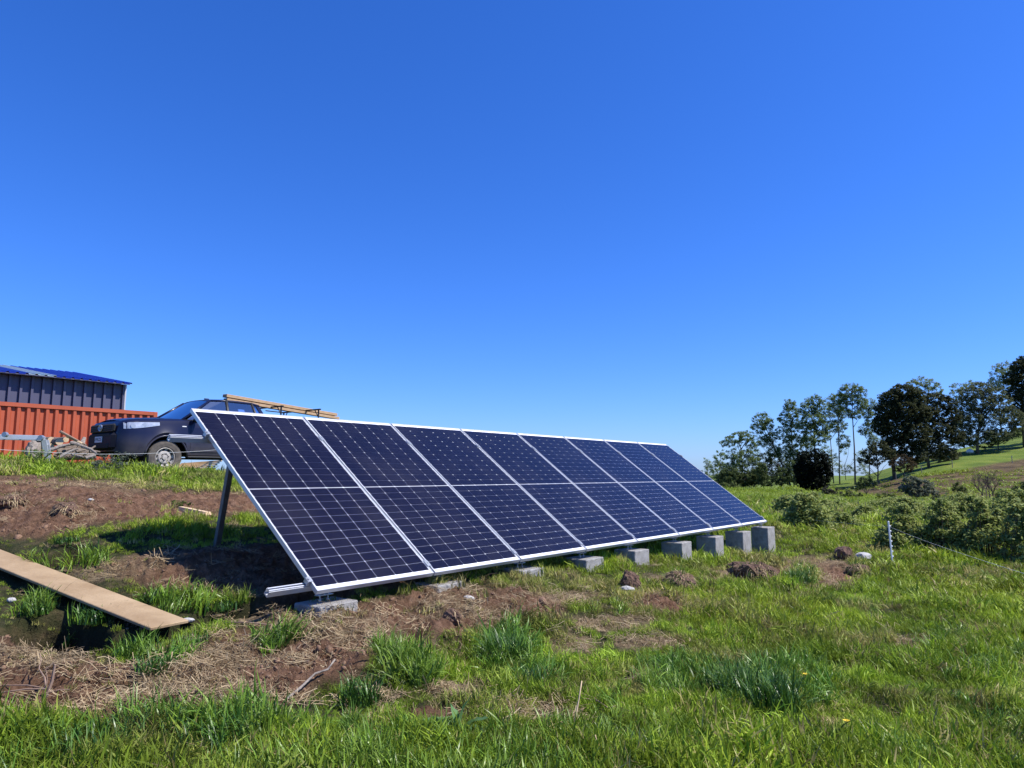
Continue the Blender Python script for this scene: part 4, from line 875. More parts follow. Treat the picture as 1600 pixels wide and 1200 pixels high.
# wedge of split wood on the bare earth
sw = at(306, 806); o = MB(); o.add([(-.21, -.05, -.02), (.16, -.07, -.02), (.16, .06, -.02), (-.21, .05, -.02), (-.20, -.04, .075), (.15, -.03, .015), (.15, .05, .012), (-.20, .03, .07)], [(3, 2, 1, 0), (4, 5, 6, 7), (0, 1, 5, 4), (1, 2, 6, 5), (2, 3, 7, 6), (3, 0, 4, 7)])
o = o.build('split_wood', M['wood_end']); o.location = sw + Vector((0, 0, .03)); o.rotation_euler = (.05, 0, -.25); tag(o, 'pale wedge of split wood lying on bare earth left of the rear post', 'wood piece')

# ------------------------------------------------------------------ sods, stones, sticks, weeds
def grass_fringe(name, n, R3, hgt, seed, mtl, parent, loc=(0, 0, 0), droop=.9, w=.004):
    r = np.random.default_rng(seed); V = []; F = []; B = []
    for i in range(n):
        a = r.uniform(0, 6.283); el = r.uniform(-.1, 1.3); d = Vector((math.cos(a) * math.cos(el), math.sin(a) * math.cos(el), math.sin(el))); p = Vector((d.x * R3[0], d.y * R3[1], d.z * R3[2])) * .92
        L_ = hgt * r.uniform(.4, 1.2); side = d.cross(Vector((0, 0, 1))).normalized() if abs(d.z) < .98 else Vector((1, 0, 0)); tv = Vector(r.normal(0, .4, 3)); n0 = len(V); rnd = r.uniform()
        for k in range(4):
            t = k / 3; q_ = p + (d + tv) * (L_ * t) + Vector((0, 0, -droop * L_ * t * t)); ww = w * (1 - t) + .0003; V.append(tuple(q_ - side * ww)); V.append(tuple(q_ + side * ww)); B += [(rnd, t, 0)] * 2
        for k in range(3): F.append((n0 + 2 * k, n0 + 2 * k + 1, n0 + 2 * k + 3)); F.append((n0 + 2 * k, n0 + 2 * k + 3, n0 + 2 * k + 2))
    m_ = np_mesh(name, V, np.array(F), mtl); attr(m_, 'bv', B, 'FLOAT_VECTOR'); o = bpy.data.objects.new(name, m_); COL.objects.link(o); o.parent = parent; o.location = loc; return o
straw_leaf = leaf_mat('dead_grass', (.25, .17, .09), (.55, .43, .25), False, .15, .85); green_leaf = leaf_mat('green_weed', (.05, .12, .02), (.11, .20, .03), False, .35, .5)
M['crumb'] = mat('loose_soil', (.11, .06, .036), 1.0, noise=(5, .9, (.30, .185, .115)))
M['sod'] = mat('sod_earth', (.085, .048, .032), 1.0, noise=(18, .8, (.17, .10, .065)), bump=(40, 1.0))
SODS = [(985,922,(.10,.09,.12),'upright dark earth sod in the grass with a grey stone at its foot',0),(1062,917,(.21,.16,.11),'overturned sod with dark earth and grass roots, in front of the middle blocks',1),
 (1178,903,(.28,.19,.13),'large straw covered sod in front of the far concrete blocks',1),(1318,874,(.21,.14,.14),'dark slab of sod tipped up beside the pale stone near the white post',0),
 (1340,893,(.20,.12,.07),'low dark sod on the rim of the small hole near the white post',1),(706,972,(.07,.05,.06),'jagged dark clod standing on bare earth in front of the second block',0),
 (1146,892,(.09,.08,.08),'small brown clod at the foot of the far concrete blocks',0),(18,790,(.15,.11,.08),'dark rooty clod on the bare earth at the left edge',2),(105,806,(.15,.12,.08),'dark rooty clod on the bare earth beyond the plank',2),(1186,890,(.07,.07,.06),'tiny brown clod left of the tallest concrete block',0)]
for i, (px, py, s, lb, gk) in enumerate(SODS):
    p = at(px, py); o = lump('sod_clod', p + Vector((0, 0, s[2] * .45)), s, 'sod', lb, 'clod of earth', 'sods thrown up beside the panels', seed=i + 5, rough=.32, rot=(random.uniform(-.3, .3), random.uniform(-.3, .3), random.uniform(0, 3)), freq=2.6)
    o.rotation_euler = (random.uniform(-.2, .2), random.uniform(-.2, .2), random.uniform(0, 3))
    grass_fringe('dead_grass', (700 if gk == 1 else 300) if gk else 30, s, .065, i, straw_leaf, o, droop=1.4, w=.0036)
    if gk == 1: grass_fringe('green_grass', 120, s, .11, i + 50, green_leaf, o, droop=.4)
for px, py, s, lb, sd in ((1349, 877, (.19, .14, .10), 'pale flat stone beside the tipped sod near the white post', 1), (978, 925, (.12, .07, .04), 'grey flat stone at the foot of the upright sod', 2), (609, 1049, (.032, .028, .022), 'small white lump of stone among grass, upper one of a pair', 3),
                         (622, 1068, (.036, .03, .018), 'small grey white stone among grass, lower one of a pair', 4), (733, 936, (.05, .035, .018), 'pale scrap of stone beside the second concrete block', 6), (142, 782, (.03, .02, .016), 'small whitish stone on the bare earth below the pickup', 7), (18, 940, (.03, .03, .02), 'small pale stone beside the plank at the left edge', 8), (292, 972, (.06, .04, .02), 'whitish stone lying just beyond the end of the plank', 9)):
    p = at(px, py); lump('stone', p + Vector((0, 0, s[2] * .5)), s, 'stone', lb, 'stone', seed=sd, rough=.18, sub=2, rot=(.1, .15, sd))
def stick(pxs, r, label, mt='twig', z=.02, group=None):
    pts = []
    for q_ in pxs:
        p = at(q_[0], q_[1]); p.z += z + (q_[2] if len(q_) > 2 else 0); pts.append(p)
    a = pts[0].copy(); o = MB().tube([p - a for p in pts], [r * (1 - .5 * k / len(pts)) for k in range(len(pts))], 6).build('stick', M[mt], None, True); o.location = a; return tag(o, label, 'stick', group)
stick([(448,1098),(468,1085,.01),(492,1068,.03),(512,1058,.02),(523,1051,.05)], .008, 'pale bent stick at the edge of the bare earth, left of the big grass tuft', 'greywood')
stick([(0,1163),(28,1152,.01),(46,1146),(68,1139,.02)], .0075, 'white peeled stick lying in green grass at the lower left corner', 'wood_end')
def upright(p0, offs, r, label, mt='twig'):
    p = at(*p0); pts = [Vector((0, 0, -.03))] + [Vector(o_) for o_ in offs]; o = MB().tube(pts, [r * (1 - .55 * k / len(pts)) for k in range(len(pts))], 6).build('stick', M[mt], None, True); o.location = p; return tag(o, label, 'stick')
upright((896,1150), [(.005,.02,.04),(.02,.04,.10),(.035,.06,.16),(.05,.07,.235)], .0055, 'thin upright dead stalk in the grass, taller one near the bottom middle', 'wood_end')
upright((940,1196), [(-.005,.02,.03),(-.01,.02,.08),(-.025,.02,.12)], .006, 'short pale peeled stick at the very bottom, middle of the picture', 'wood_end')
p = at(950, 1112); o = MB()
for a_, b_ in (((0,0,0),(-.16,.12,.05)),((0,0,0),(.10,-.12,.02)),((.02,-.02,.01),(.11,-.20,.01)),((-.05,.05,.02),(-.20,.04,.03)),((.04,-.04,.01),(.0,-.15,.05))): o.tube([a_, tuple((x + y) / 2 + .008 for x, y in zip(a_, b_)), b_], [.004, .003, .002], 5)
o = o.build('dead_twigs', M['twig']); o.location = p + Vector((0, 0, .02)); tag(o, 'tangle of thin dead twigs beside the straw patch at the bottom', 'twigs')
p = at(70, 1090); o = MB()
for a_, b_, r_ in (((.0,0,-.02),(.025,.02,.15),.009),((.0,.01,.03),(-.13,.14,.10),.005),((-.13,.14,.10),(-.17,.2,.16),.003),((0,.01,.04),(-.23,.03,.05),.004),((.0,0,.04),(-.20,-.02,.03),.0045),((.0,0,.02),(-.02,.02,.13),.003),((-.02,.02,.13),(.02,.04,.16),.0025),((.0,0,.02),(.10,.03,.03),.004)):
    o.tube([a_, tuple((x + y) / 2 + .006 for x, y in zip(a_, b_)), b_], [r_, r_ * .85, r_ * .6], 6)
o = o.build('dead_branch', M['twig']); o.location = p; tag(o, 'forked reddish dead branch sticking up from bare earth at lower left', 'branch')
stick([(350,978),(385,977),(420,981),(450,979,.01)], .005, 'thin dark stick flat on the dry grass in front of the panels')
# broad-leaved dock
def dock(px, py, label, n=15, L_=.21):
    p = at(px, py); r = random.Random(int(px)); V = []; F = []; B = []
    for i in range(n):
        a = i * 2.4 + r.uniform(-.3, .3); tilt = r.uniform(.7, 1.35) if i > 1 else .05; ln = L_ * r.uniform(.6, 1.1); w = ln * .17; n0 = len(V); x = 0; z = 0
        dx, dy = math.cos(a), math.sin(a)
        for k in range(7):
            t = k / 6; ww = w * math.sin(math.pi * min(1, .12 + t * .88)) ** .8 + .001; th = tilt + .7 * t
            for s_ in (-1, 0, 1): V.append((dx * x - dy * ww * s_, dy * x + dx * ww * s_, z + (.35 * ww if s_ else 0) + .006 * math.sin(t * 14 + s_))); B.append((r.uniform(.2, .8), t, 0))
            x += ln / 6 * math.sin(th); z += ln / 6 * math.cos(th)
        for k in range(6):
            for s_ in range(2): F.append((n0 + 3 * k + s_, n0 + 3 * k + s_ + 1, n0 + 3 * k + s_ + 4, n0 + 3 * k + s_ + 3))
    m_ = np_mesh('dock_plant', V, np.array(F), leaf_mat('dock_leaf', (.09, .20, .06), (.19, .33, .12), False, .35, .4, spec=.4), True); attr(m_, 'bv', B, 'FLOAT_VECTOR'); o = bpy.data.objects.new('dock_plant', m_); COL.objects.link(o); o.location = p; tag(o, label, 'plant')
dock(716, 1150, 'broad leaved green weed with one upright leaf on a patch of dark earth')
# dandelion heads
for px, py, lb in ((1258,1086,'yellow flower in the grass beside the big tuft at right'),(1322,1166,'yellow flower in the grass near the bottom right')):
    p = at(px, py); t = thing('dandelion', lb, 'flower', p); o = MB().tube([(0,0,0),(.005,0,.06),(.01,.0,.12)], .0016, 5).build('stem', green_leaf, t)
    hd_ = MB()
    for k in range(16):
        a = k * .3927; hd_.add([(.01,0,.12),(.01+.016*math.cos(a-.15),.016*math.sin(a-.15),.127),(.01+.019*math.cos(a),.019*math.sin(a),.128),(.01+.016*math.cos(a+.15),.016*math.sin(a+.15),.127)], [(0,1,2,3)])
    hd_.build('petals', mat('dandelion_yellow', (.75,.52,.02), .6) if 'dandelion_yellow' not in bpy.data.materials else bpy.data.materials['dandelion_yellow'], t)

# ------------------------------------------------------------------ electric fence
fp = at(1395, 888); fence = thing('electric_fence', 'white plastic step-in fence post with insulator lugs and its thin wire at right', 'fence', fp)
top_h = .70
f = MB(); f.box((0, 0, top_h / 2 - .08), (.022, .022, top_h + .16), bev=.004); f.box((.03, 0, .02), (.07, .02, .012)); po = f.build('post', M['white'], fence); po.rotation_euler = (0, -.03, 0)
for k in range(8): MB().box((.020, 0, .10 + k * .075), (.022, .014, .022), bev=.004).build('lug', M['white'], po)
def wire(parent, ptsw, base, name='wire', r=.0022, sag=.03):
    out = []
    for a, b in zip(ptsw[:-1], ptsw[1:]):
        for k in range(10):
            t = k / 10; p_ = Vector(a).lerp(Vector(b), t); p_.z -= sag * 4 * t * (1 - t); out.append(p_ - Vector(base))
    out.append(Vector(ptsw[-1]) - Vector(base)); o = MB().tube(out, r, 4).build(name, M['wire'], parent); return o
M['wire'] = mat('fence_wire', (.62, .62, .58), .6)
tp = fp + Vector((-.02, 0, .62)); w0 = Vector(pt(1606, 898, 4.9)); w1 = Vector(pt(1190, 803, 17.5))
wd_ = (w0 - tp).normalized(); w00 = w0 + wd_ * 4.0; ep = on(w00.x, w00.y); w00.z = ep.z + .62
e_ = MB().box((ep.x - fp.x, ep.y - fp.y, ep.z - fp.z + .3), (.022, .022, .9), bev=.004).build('post', M['white'], fence)
wire(fence, [w00, w0, tp, w1], fp, r=.0014, sag=.02)
wb = Vector(pt(-20, 701, 11.0)); wf = thing('wire_strand', 'thin fence wire strung low in front of the log pile and pickup', 'wire', wb)
wire(wf, [wb, Vector(pt(150, 709.5, 12.2)), Vector(pt(262, 707, 13)), Vector(pt(345, 702, 13.6))], wb, r=.0035, sag=.01)
# ------------------------------------------------------------------ trees and bushes
LM = {}
def lm(key):
    if key in LM: return LM[key]
    c = {'alder': ((.10,.15,.05),(.24,.30,.10)), 'pale': ((.15,.21,.085),(.30,.34,.15)), 'dark': ((.028,.042,.016),(.11,.115,.05)), 'vdark': ((.006,.011,.006),(.016,.022,.010)), 'oak': ((.06,.08,.04),(.18,.20,.095)),
         'red': ((.045,.035,.018),(.10,.07,.03)), 'silver': ((.055,.075,.04),(.24,.27,.19)), 'scrub': ((.07,.10,.025),(.18,.21,.06)), 'bramble': ((.13,.19,.035),(.44,.47,.16)), 'grey': ((.04,.04,.025),(.09,.085,.055)), 'mid': ((.05,.08,.028),(.15,.19,.065))}[key]
    LM[key] = leaf_mat('foliage_' + {'vdark': 'deep_green', 'silver': 'pale_green'}.get(key, key), c[0], c[1], False, .45, .6); return LM[key]
def foliage_mesh(name, centres, rad, n_each, size, mtl, r, flat=.8, up=.9):
    C = np.asarray(centres); rad = np.asarray(rad); N = len(C) * n_each
    d = r.normal(size=(N, 3)); d /= np.linalg.norm(d, axis=1)[:, None]; rr_ = r.uniform(0, 1, N) ** .45
    P = np.repeat(C, n_each, 0) + d * (rr_ * np.repeat(rad, n_each))[:, None] * np.array([1, 1, flat])
    nr_ = r.normal(0, .6, (N, 3)) + d * .5 + np.array([0, 0, up]); nr_ /= np.linalg.norm(nr_, axis=1)[:, None]; u = np.cross(nr_, r.normal(size=(N, 3))); u /= np.linalg.norm(u, axis=1)[:, None] + 1e-9; w = np.cross(nr_, u); w /= np.linalg.norm(w, axis=1)[:, None] + 1e-9
    s = size * r.uniform(.5, 1.3, N)[:, None]; u = u * s * .5; w = w * s * .33
    V = np.stack([P - u, P - w * 1.0 + u * .1, P + u, P + w * 1.0 + u * .1], 1).reshape(-1, 3); F = np.arange(4 * N).reshape(-1, 4)
    me_ = np_mesh(name, V, F, mtl); cl = np.repeat(r.uniform(0, 1, len(C)), n_each); b = np.clip(cl * .5 + r.uniform(0, .5, N), 0, 1)
    attr(me_, 'bv', np.repeat(np.stack([b, b * 0, b * 0], -1), 4, 0), 'FLOAT_VECTOR'); return me_
NTRI = [0]
def tree(name, label, cat, base, D, ells, kind, leaf=.19, dens=1.0, trunk=None, tr=.16, group=None, bark='trunk', seed=0, limbs=True, clump=2.6, flat=.8):
    """ells: (px,py,rx,ry) lobes of the crown as seen; base=(px,py)"""
    r = np.random.default_rng(seed + 1000); rs = random.Random(seed); b = Vector(pt(base[0], base[1], D)); b = Vector((b.x, b.y, float(base_h(np.array([b.x]), np.array([b.y]))[0]))); sc = D / FPX
    t = thing(name, label, cat, b, 0, group); C = []; Rd = []
    for cx, cy, rx, ry in ells:
        if kind in ('alder', 'pale', 'oak') and cat == 'tree': rx *= 1.28; ry *= 1.3
        c = Vector(pt(cx, cy, D)) - b; n = max(6, int(rx * ry * math.pi / 10.5 * dens))
        for k in range(n):
            d = r.normal(size=3); d /= np.linalg.norm(d); q_ = r.uniform(.25, 1) ** .5; C.append((c.x + d[0] * rx * sc * q_, c.y + d[1] * rx * sc * q_ * .9, c.z + d[2] * ry * sc * q_)); Rd.append(clump * sc * r.uniform(.7, 1.5))
    C = np.array(C); keep = C[:, 2] > .05; C = C[keep]; Rd = np.array(Rd)[keep]
    me_ = foliage_mesh('crown', C, Rd, 34, leaf * .88, lm(kind), r, flat); o = bpy.data.objects.new('crown', me_); COL.objects.link(o); o.parent = t; NTRI[0] += len(me_.polygons) * 2
    tb = MB(); topz = max(c[2] for c in C); 
    if trunk: P = [Vector(pt(x, y, D)) - b for x, y in trunk]; P[0].z = -.3
    else: P = [Vector((0, 0, -.3)), Vector((rs.uniform(-.2, .2), 0, topz * .35)), Vector((float(C[:, 0].mean()) * .7, 0, topz * .65)), Vector((float(C[:, 0].mean()), 0, topz * .92))]
    tb.tube(P, [tr * .62 * (1 - .8 * k / (len(P) - 1)) for k in range(len(P))], 7)
    trk = tb.build('trunk', M[bark], t, True)
    if limbs:
        lb = MB(); sel = r.choice(len(C), min(len(C), 22), replace=False)
        for k in sel:
            e = Vector(C[k]); zt = max(.2 * topz, min(e.z - abs(e.x) * .9 - .3, topz * .9)); 
            # point on trunk at height zt
            s_ = P[0]
            for a_, b_ in zip(P[:-1], P[1:]):
                if a_.z <= zt <= b_.z: s_ = a_.lerp(b_, (zt - a_.z) / max(1e-6, b_.z - a_.z))
            m_ = s_.lerp(e, .5) + Vector((rs.uniform(-.2, .2), rs.uniform(-.2, .2), rs.uniform(.0, .35))); lb.tube([s_, m_, e], [tr * .22, tr * .13, tr * .04], 5)
        lb.build('limb', M[bark], t, True)
    return t
GT = 'trees along the far edge of the field'
tree('tree','small pale tree, farthest left of the tree line beside the panel corner','tree',(1107,765),125,[(1106,724,6,10),(1110,740,8,10),(1099,744,7,8)],'pale',.2,.8,None,.10,GT,seed=1)
tree('tree','thin dark green tree second from the left end of the tree line','tree',(1127,765),112,[(1127,718,10,12),(1124,736,12,14),(1131,750,12,10)],'alder',.2,.9,None,.12,GT,seed=2)
tree('tree','round umbrella topped tree near the left end of the tree line','tree',(1160,765),92,[(1152,684,14,7),(1166,682,12,7),(1140,692,12,6),(1175,692,9,7),(1160,712,22,13),(1165,733,26,18),(1150,738,18,14),(1172,750,18,10)],'alder',.17,1.15,[(1160,765),(1160,735),(1158,705),(1154,684)],.22,GT,seed=3)
tree('alder_tree','slender alder leaning to the left with a small crown at its top','tree',(1236,765),93,[(1191,655,12,8),(1184,669,11,7),(1198,664,9,8),(1204,684,10,8),(1192,690,10,7),(1208,705,9,9)],'alder',.16,1.55,[(1238,766),(1226,735),(1214,708),(1204,684),(1193,660)],.20,GT,'paleb',seed=4)
tree('tree','dark leafy thicket of young trees below the leaning alder','tree',(1205,765),94,[(1192,722,14,16),(1210,718,12,14),(1225,732,14,14),(1200,742,18,12),(1222,750,14,8)],'mid',.17,1.2,None,.14,GT,seed=5)
tree('alder_tree','tall straight alder right of the leaning one, with loose leafy tiers','tree',(1240,765),92,[(1233,632,9,7),(1236,645,12,8),(1226,655,10,8),(1242,662,9,8),(1228,676,14,9),(1238,690,13,9),(1226,705,12,10),(1240,715,10,10)],'alder',.16,1.55,[(1241,766),(1240,720),(1236,675),(1234,634)],.19,GT,'paleb',seed=6)
tree('alder_tree','leafy alder rising straight behind the black round bush','tree',(1274,765),90,[(1272,626,11,7),(1262,638,11,9),(1282,640,11,9),(1270,655,18,11),(1258,668,12,10),(1284,668,13,11),(1272,684,20,10)],'alder',.16,1.55,[(1274,766),(1273,700),(1272,660),(1272,630)],.20,GT,'paleb',seed=7)
tree('alder_tree','thin alder with sparse crown just right of the black round bush','tree',(1299,760),95,[(1298,628,7,8),(1302,642,8,9),(1296,655,8,8),(1303,668,7,7)],'pale',.15,.8,[(1303,760),(1300,715),(1296,670),(1297,630)],.13,GT,'paleb',seed=8)
tree('alder_tree','twin trunked alder in the gap left of the tallest alder','tree',(1311,755),92,[(1310,622,10,8),(1306,636,10,9),(1316,645,9,8),(1310,665,11,9),(1318,690,8,9)],'alder',.15,1.55,[(1312,757),(1311,700),(1309,660),(1310,625)],.15,GT,'paleb',seed=9)
tree('alder_tree','tallest alder of the row, bare lower trunk and spreading crown against the sky','tree',(1336,752),90,[(1331,606,13,6),(1320,614,9,7),(1343,614,10,7),(1328,624,14,8),(1346,630,9,8),(1318,632,8,8),(1336,645,10,8)],'alder',.15,1.55,[(1336,753),(1335,700),(1332,650),(1331,608)],.19,GT,'paleb',seed=10)
tree('alder_tree','slim alder close against the left side of the big dark tree','tree',(1358,748),92,[(1357,632,11,7),(1352,645,10,8),(1362,656,9,9),(1354,672,10,9),(1364,690,8,9)],'alder',.15,1.55,[(1359,750),(1358,700),(1357,635)],.14,GT,'paleb',seed=11)
tree('tree','pale green tree whose top shows behind the big dark tree','tree',(1445,740),108,[(1440,596,13,6),(1455,602,11,7),(1428,602,10,7),(1462,612,9,8)],'pale',.19,1.0,None,.18,GT,seed=12)
tree('tree','dark thicket of saplings at the foot of the umbrella topped tree','tree',(1150,768),90,[(1140,744,18,14),(1165,748,18,13),(1128,752,12,10),(1184,744,14,14)],'mid',.17,1.8,None,.12,GT,seed=31)
tree('tree','dark undergrowth between the leaning alder and the black round bush','tree',(1222,768),88,[(1200,752,16,10),(1222,745,16,15),(1240,738,12,18),(1190,735,10,14)],'mid',.17,1.8,None,.12,GT,seed=32)
tree('tree','leafy young trees filling the gap left of the black round bush, behind it','tree',(1250,768),97,[(1240,720,12,14),(1256,708,10,12),(1262,690,10,9),(1290,715,9,16),(1246,740,14,12)],'alder',.16,1.3,None,.10,GT,seed=35)
tree('tree','pale saplings showing low between the trunks of the alders','tree',(1322,756),104,[(1306,722,8,12),(1322,735,10,8),(1345,715,8,12),(1350,735,10,8),(1318,700,6,9)],'pale',.16,.75,None,.08,GT,seed=36)
tree('tree','shaded undergrowth along the ridge below the broad hillside tree','tree',(1560,700),98,[(1500,690,18,9),(1560,684,20,9),(1585,676,16,8),(1535,694,20,7)],'mid',.17,1.6,None,.12,GT,seed=33)
tree('tree','dark undergrowth at the foot of the second dark tree','tree',(1470,738),92,[(1462,718,20,11),(1485,712,16,10),(1442,726,14,9)],'dark',.17,1.8,None,.12,GT,seed=34)
tree('evergreen_tree','biggest dark tree with a dense rounded crown beside the alders','tree',(1397,738),86,[(1412,612,22,12),(1394,622,20,13),(1430,620,16,13),(1384,642,18,16),(1412,640,30,20),(1437,645,18,20),(1378,665,15,18),(1400,670,28,22),(1430,680,24,24),(1395,700,20,18),(1428,712,18,14)],'dark',.19,2.6,None,.35,GT,seed=13,flat=.7)
tree('evergreen_tree','second dark dense tree, right of the biggest dark tree','tree',(1452,735),88,[(1458,622,16,10),(1478,630,16,13),(1452,645,20,16),(1485,652,17,17),(1465,670,24,18),(1490,680,16,15),(1458,700,20,18),(1480,708,16,12)],'dark',.18,2.2,None,.3,GT,seed=14,flat=.7)
tree('evergreen_tree','low dark spreading tree at the left foot of the biggest dark tree','tree',(1370,742),84,[(1358,708,13,9),(1374,700,14,12),(1388,712,12,12),(1352,718,11,7),(1366,722,14,6)],'dark',.17,1.5,None,.16,GT,seed=15)
tree('tree','broad grey green tree with visible spreading limbs on the hillside','tree',(1528,712),95,[(1535,606,16,8),(1516,616,14,10),(1552,616,15,10),(1506,634,13,12),(1530,630,20,13),(1562,632,16,12),(1516,656,18,12),(1548,655,20,12),(1578,650,14,11),(1590,664,12,9),(1500,662,14,13),(1530,680,22,10),(1560,680,18,9),(1508,684,14,9)],'oak',.17,1.6,[(1528,712),(1527,690),(1530,665),(1536,635),(1538,612)],.34,GT,seed=16)
tree('tree','yellow green tree top showing behind the broad hillside tree','tree',(1508,715),106,[(1500,606,12,6),(1514,600,9,5),(1494,616,8,7)],'pale',.18,1.0,None,.15,GT,seed=17)
tree('tree','tall pale tree behind the dark tree at the right edge','tree',(1568,705),112,[(1572,574,15,8),(1562,586,12,9),(1582,588,14,9),(1556,600,10,9),(1570,604,14,9)],'pale',.19,1.0,None,.2,GT,seed=18)
tree('evergreen_tree','very dark tall tree at the right edge of the picture','tree',(1600,690),97,[(1592,572,14,9),(1604,566,16,11),(1580,592,12,12),(1600,592,22,18),(1586,615,15,14),(1606,620,22,18),(1590,640,12,12),(1612,650,20,18)],'dark',.19,2.5,None,.32,GT,seed=19,flat=.7)
tree('tree','shaded trees at the top of the slope beyond the right edge','tree',(1640,680),100,[(1630,610,24,26),(1640,650,26,22),(1650,580,22,18)],'dark',.2,1.2,None,.3,GT,seed=20)
tree('round_bush','nearly black round clipped looking bush in front of the alders','bush',(1270,775),72,[(1270,722,26,22),(1258,738,18,20),(1283,738,17,20),(1270,752,26,14)],'vdark',.16,3.0,None,.15,None,seed=21,clump=2.2,limbs=False)
tree('bush','reddish brown bush at the foot of the biggest dark tree','bush',(1411,742),80,[(1411,718,16,9),(1400,727,12,7),(1422,726,13,7),(1412,733,16,5)],'red',.15,1.1,None,.08,None,seed=22)
tree('bush','bush with pale shining leaves on the bank below the dark trees','bush',(1430,779),47,[(1425,752,13,9),(1440,758,16,9),(1418,764,14,8),(1450,768,14,7),(1433,768,20,8)],'silver',.12,1.3,None,.05,None,seed=23)
tree('bush','dark drooping shrub on the end of the grassy bank','bush',(1352,768),58,[(1350,754,12,8),(1362,752,9,9),(1340,760,12,6)],'mid',.13,1.2,None,.05,None,seed=24)
tree('bush','dark green bush low at the right edge below the brown bank','bush',(1600,783),42,[(1594,768,11,8),(1608,764,14,13),(1586,775,10,6)],'mid',.11,1.4,None,.05,None,seed=25)
tree('bush','small round green bush on the brown bank left of the bare shrub','bush',(1497,772),46,[(1495,760,10,8),(1503,766,9,6)],'scrub',.10,1.0,None,.04,None,seed=26)
tree('bush','low green bush right of the bare shrub on the bank','bush',(1560,780),45,[(1562,770,9,6),(1574,774,8,4)],'scrub',.10,1.0,None,.04,None,seed=27)
for i, (x, y, D, rx, ry, kd, lb) in enumerate([(1142,760,70,14,9,'scrub','yellow green shrub just right of the panel corner'),(1180,766,64,14,6,'alder','low shrub below the umbrella topped tree'),(1215,766,62,14,5,'pale','pale low shrub in the field below the thicket'),(1243,768,60,12,5,'scrub','low scrub left of the black round bush foot'),
   (1300,766,56,16,6,'grey','greyish low scrub right of the black round bush foot'),(1330,772,50,16,6,'scrub','green low scrub below the grassy bank end'),(1255,778,40,12,5,'scrub','small scrub patch in the field in front of the black bush'),(1385,776,44,14,7,'scrub','green scrub left of the pale leaved bush'),(1475,780,38,18,7,'grey','grey brown scrub right of the pale leaved bush'),(1310,785,34,18,7,'scrub','loose green scrub in the field behind the nearer brambles'),(1380,790,28,16,7,'scrub','green scrub behind the thicket left end'),(1530,785,36,20,6,'scrub','green scrub behind the middle of the bramble thicket')]):
    tree('scrub_bush', lb, 'bush', (x, y + ry + 2), D, [(x - rx * .4, y, rx * .6, ry), (x + rx * .4, y + 1, rx * .6, ry * .8), (x, y + ry * .4, rx, ry * .5)], kd, .09 * D / 50 + .03, 1.0, None, .03, 'low scrub at the edge of the field', seed=60 + i, clump=2.4)
# bare shrub
b = Vector(pt(1541, 777, 44)); t = thing('bare_shrub', 'leafless reddish shrub standing alone on the brown bank', 'shrub', b); m_ = MB(); rs = random.Random(5)
def twigs(p, d, L_, r_, lev):
    e = p + d * L_; m_.tube([p, p.lerp(e, .5) + Vector((rs.uniform(-.04, .04), 0, rs.uniform(-.03, .05))), e], [r_, r_ * .8, r_ * .55], 4)
    if lev > 0:
        for _ in range(3): twigs(p.lerp(e, rs.uniform(.5, 1)), (d + Vector((rs.uniform(-.7, .7), rs.uniform(-.7, .7), rs.uniform(-.1, .5)))).normalized(), L_ * .68, r_ * .55, lev - 1)
for k in range(7): twigs(Vector((rs.uniform(-.4, .4), rs.uniform(-.3, .3), -.1)), Vector((rs.uniform(-.5, .5), rs.uniform(-.4, .4), 1)).normalized(), .75, .028, 4)
m_.build('branches', mat('reddish_twig', (.11, .075, .06), .9), t)
o = foliage_mesh('buds', np.array([(rs.uniform(-.9, .9), rs.uniform(-.5, .5), rs.uniform(.2, 1.9)) for _ in range(40)]), np.full(40, .22), 12, .05, lm('grey'), np.random.default_rng(4)); o = bpy.data.objects.new('buds', o); COL.objects.link(o); o.parent = t
# white round tank on the slope
wt = hit(1516, 709); tk = thing('water_tank', 'small white round tank under the trees on the green slope', 'water tank', wt)
m_ = MB(); m_.tube([(0, 0, k_ * .07) for k_ in range(10)], [.44 * math.sqrt(max(.02, 1 - ((k_ - 4.5) / 4.6) ** 2)) for k_ in range(10)], 20); m_.build('tank', M['white'], tk, True); MB().tube([(0, 0, .60), (0, 0, .68)], .12, 12).build('lid', M['white'], tk)
# small fence posts on the slope
for x, y in ((1488, 728), (1581, 716), (1400, 744), (1440, 735)):
    q_ = Vector(pt(x, y, 84)); q_.z = float(base_h(np.array([q_.x]), np.array([q_.y]))[0]); o = MB().box((0, 0, .3), (.06, .06, 1.1)).build('fence_post', M['greywood']); o.location = q_
    tag(o, {1488: 'thin dark fence post at the lower edge of the green slope, middle one', 1581: 'thin fence post on the green slope near the right edge', 1400: 'thin fence post in the shade below the biggest dark tree', 1440: 'thin fence post right of the reddish bush'}[x], 'fence post', 'fence posts on the slope')

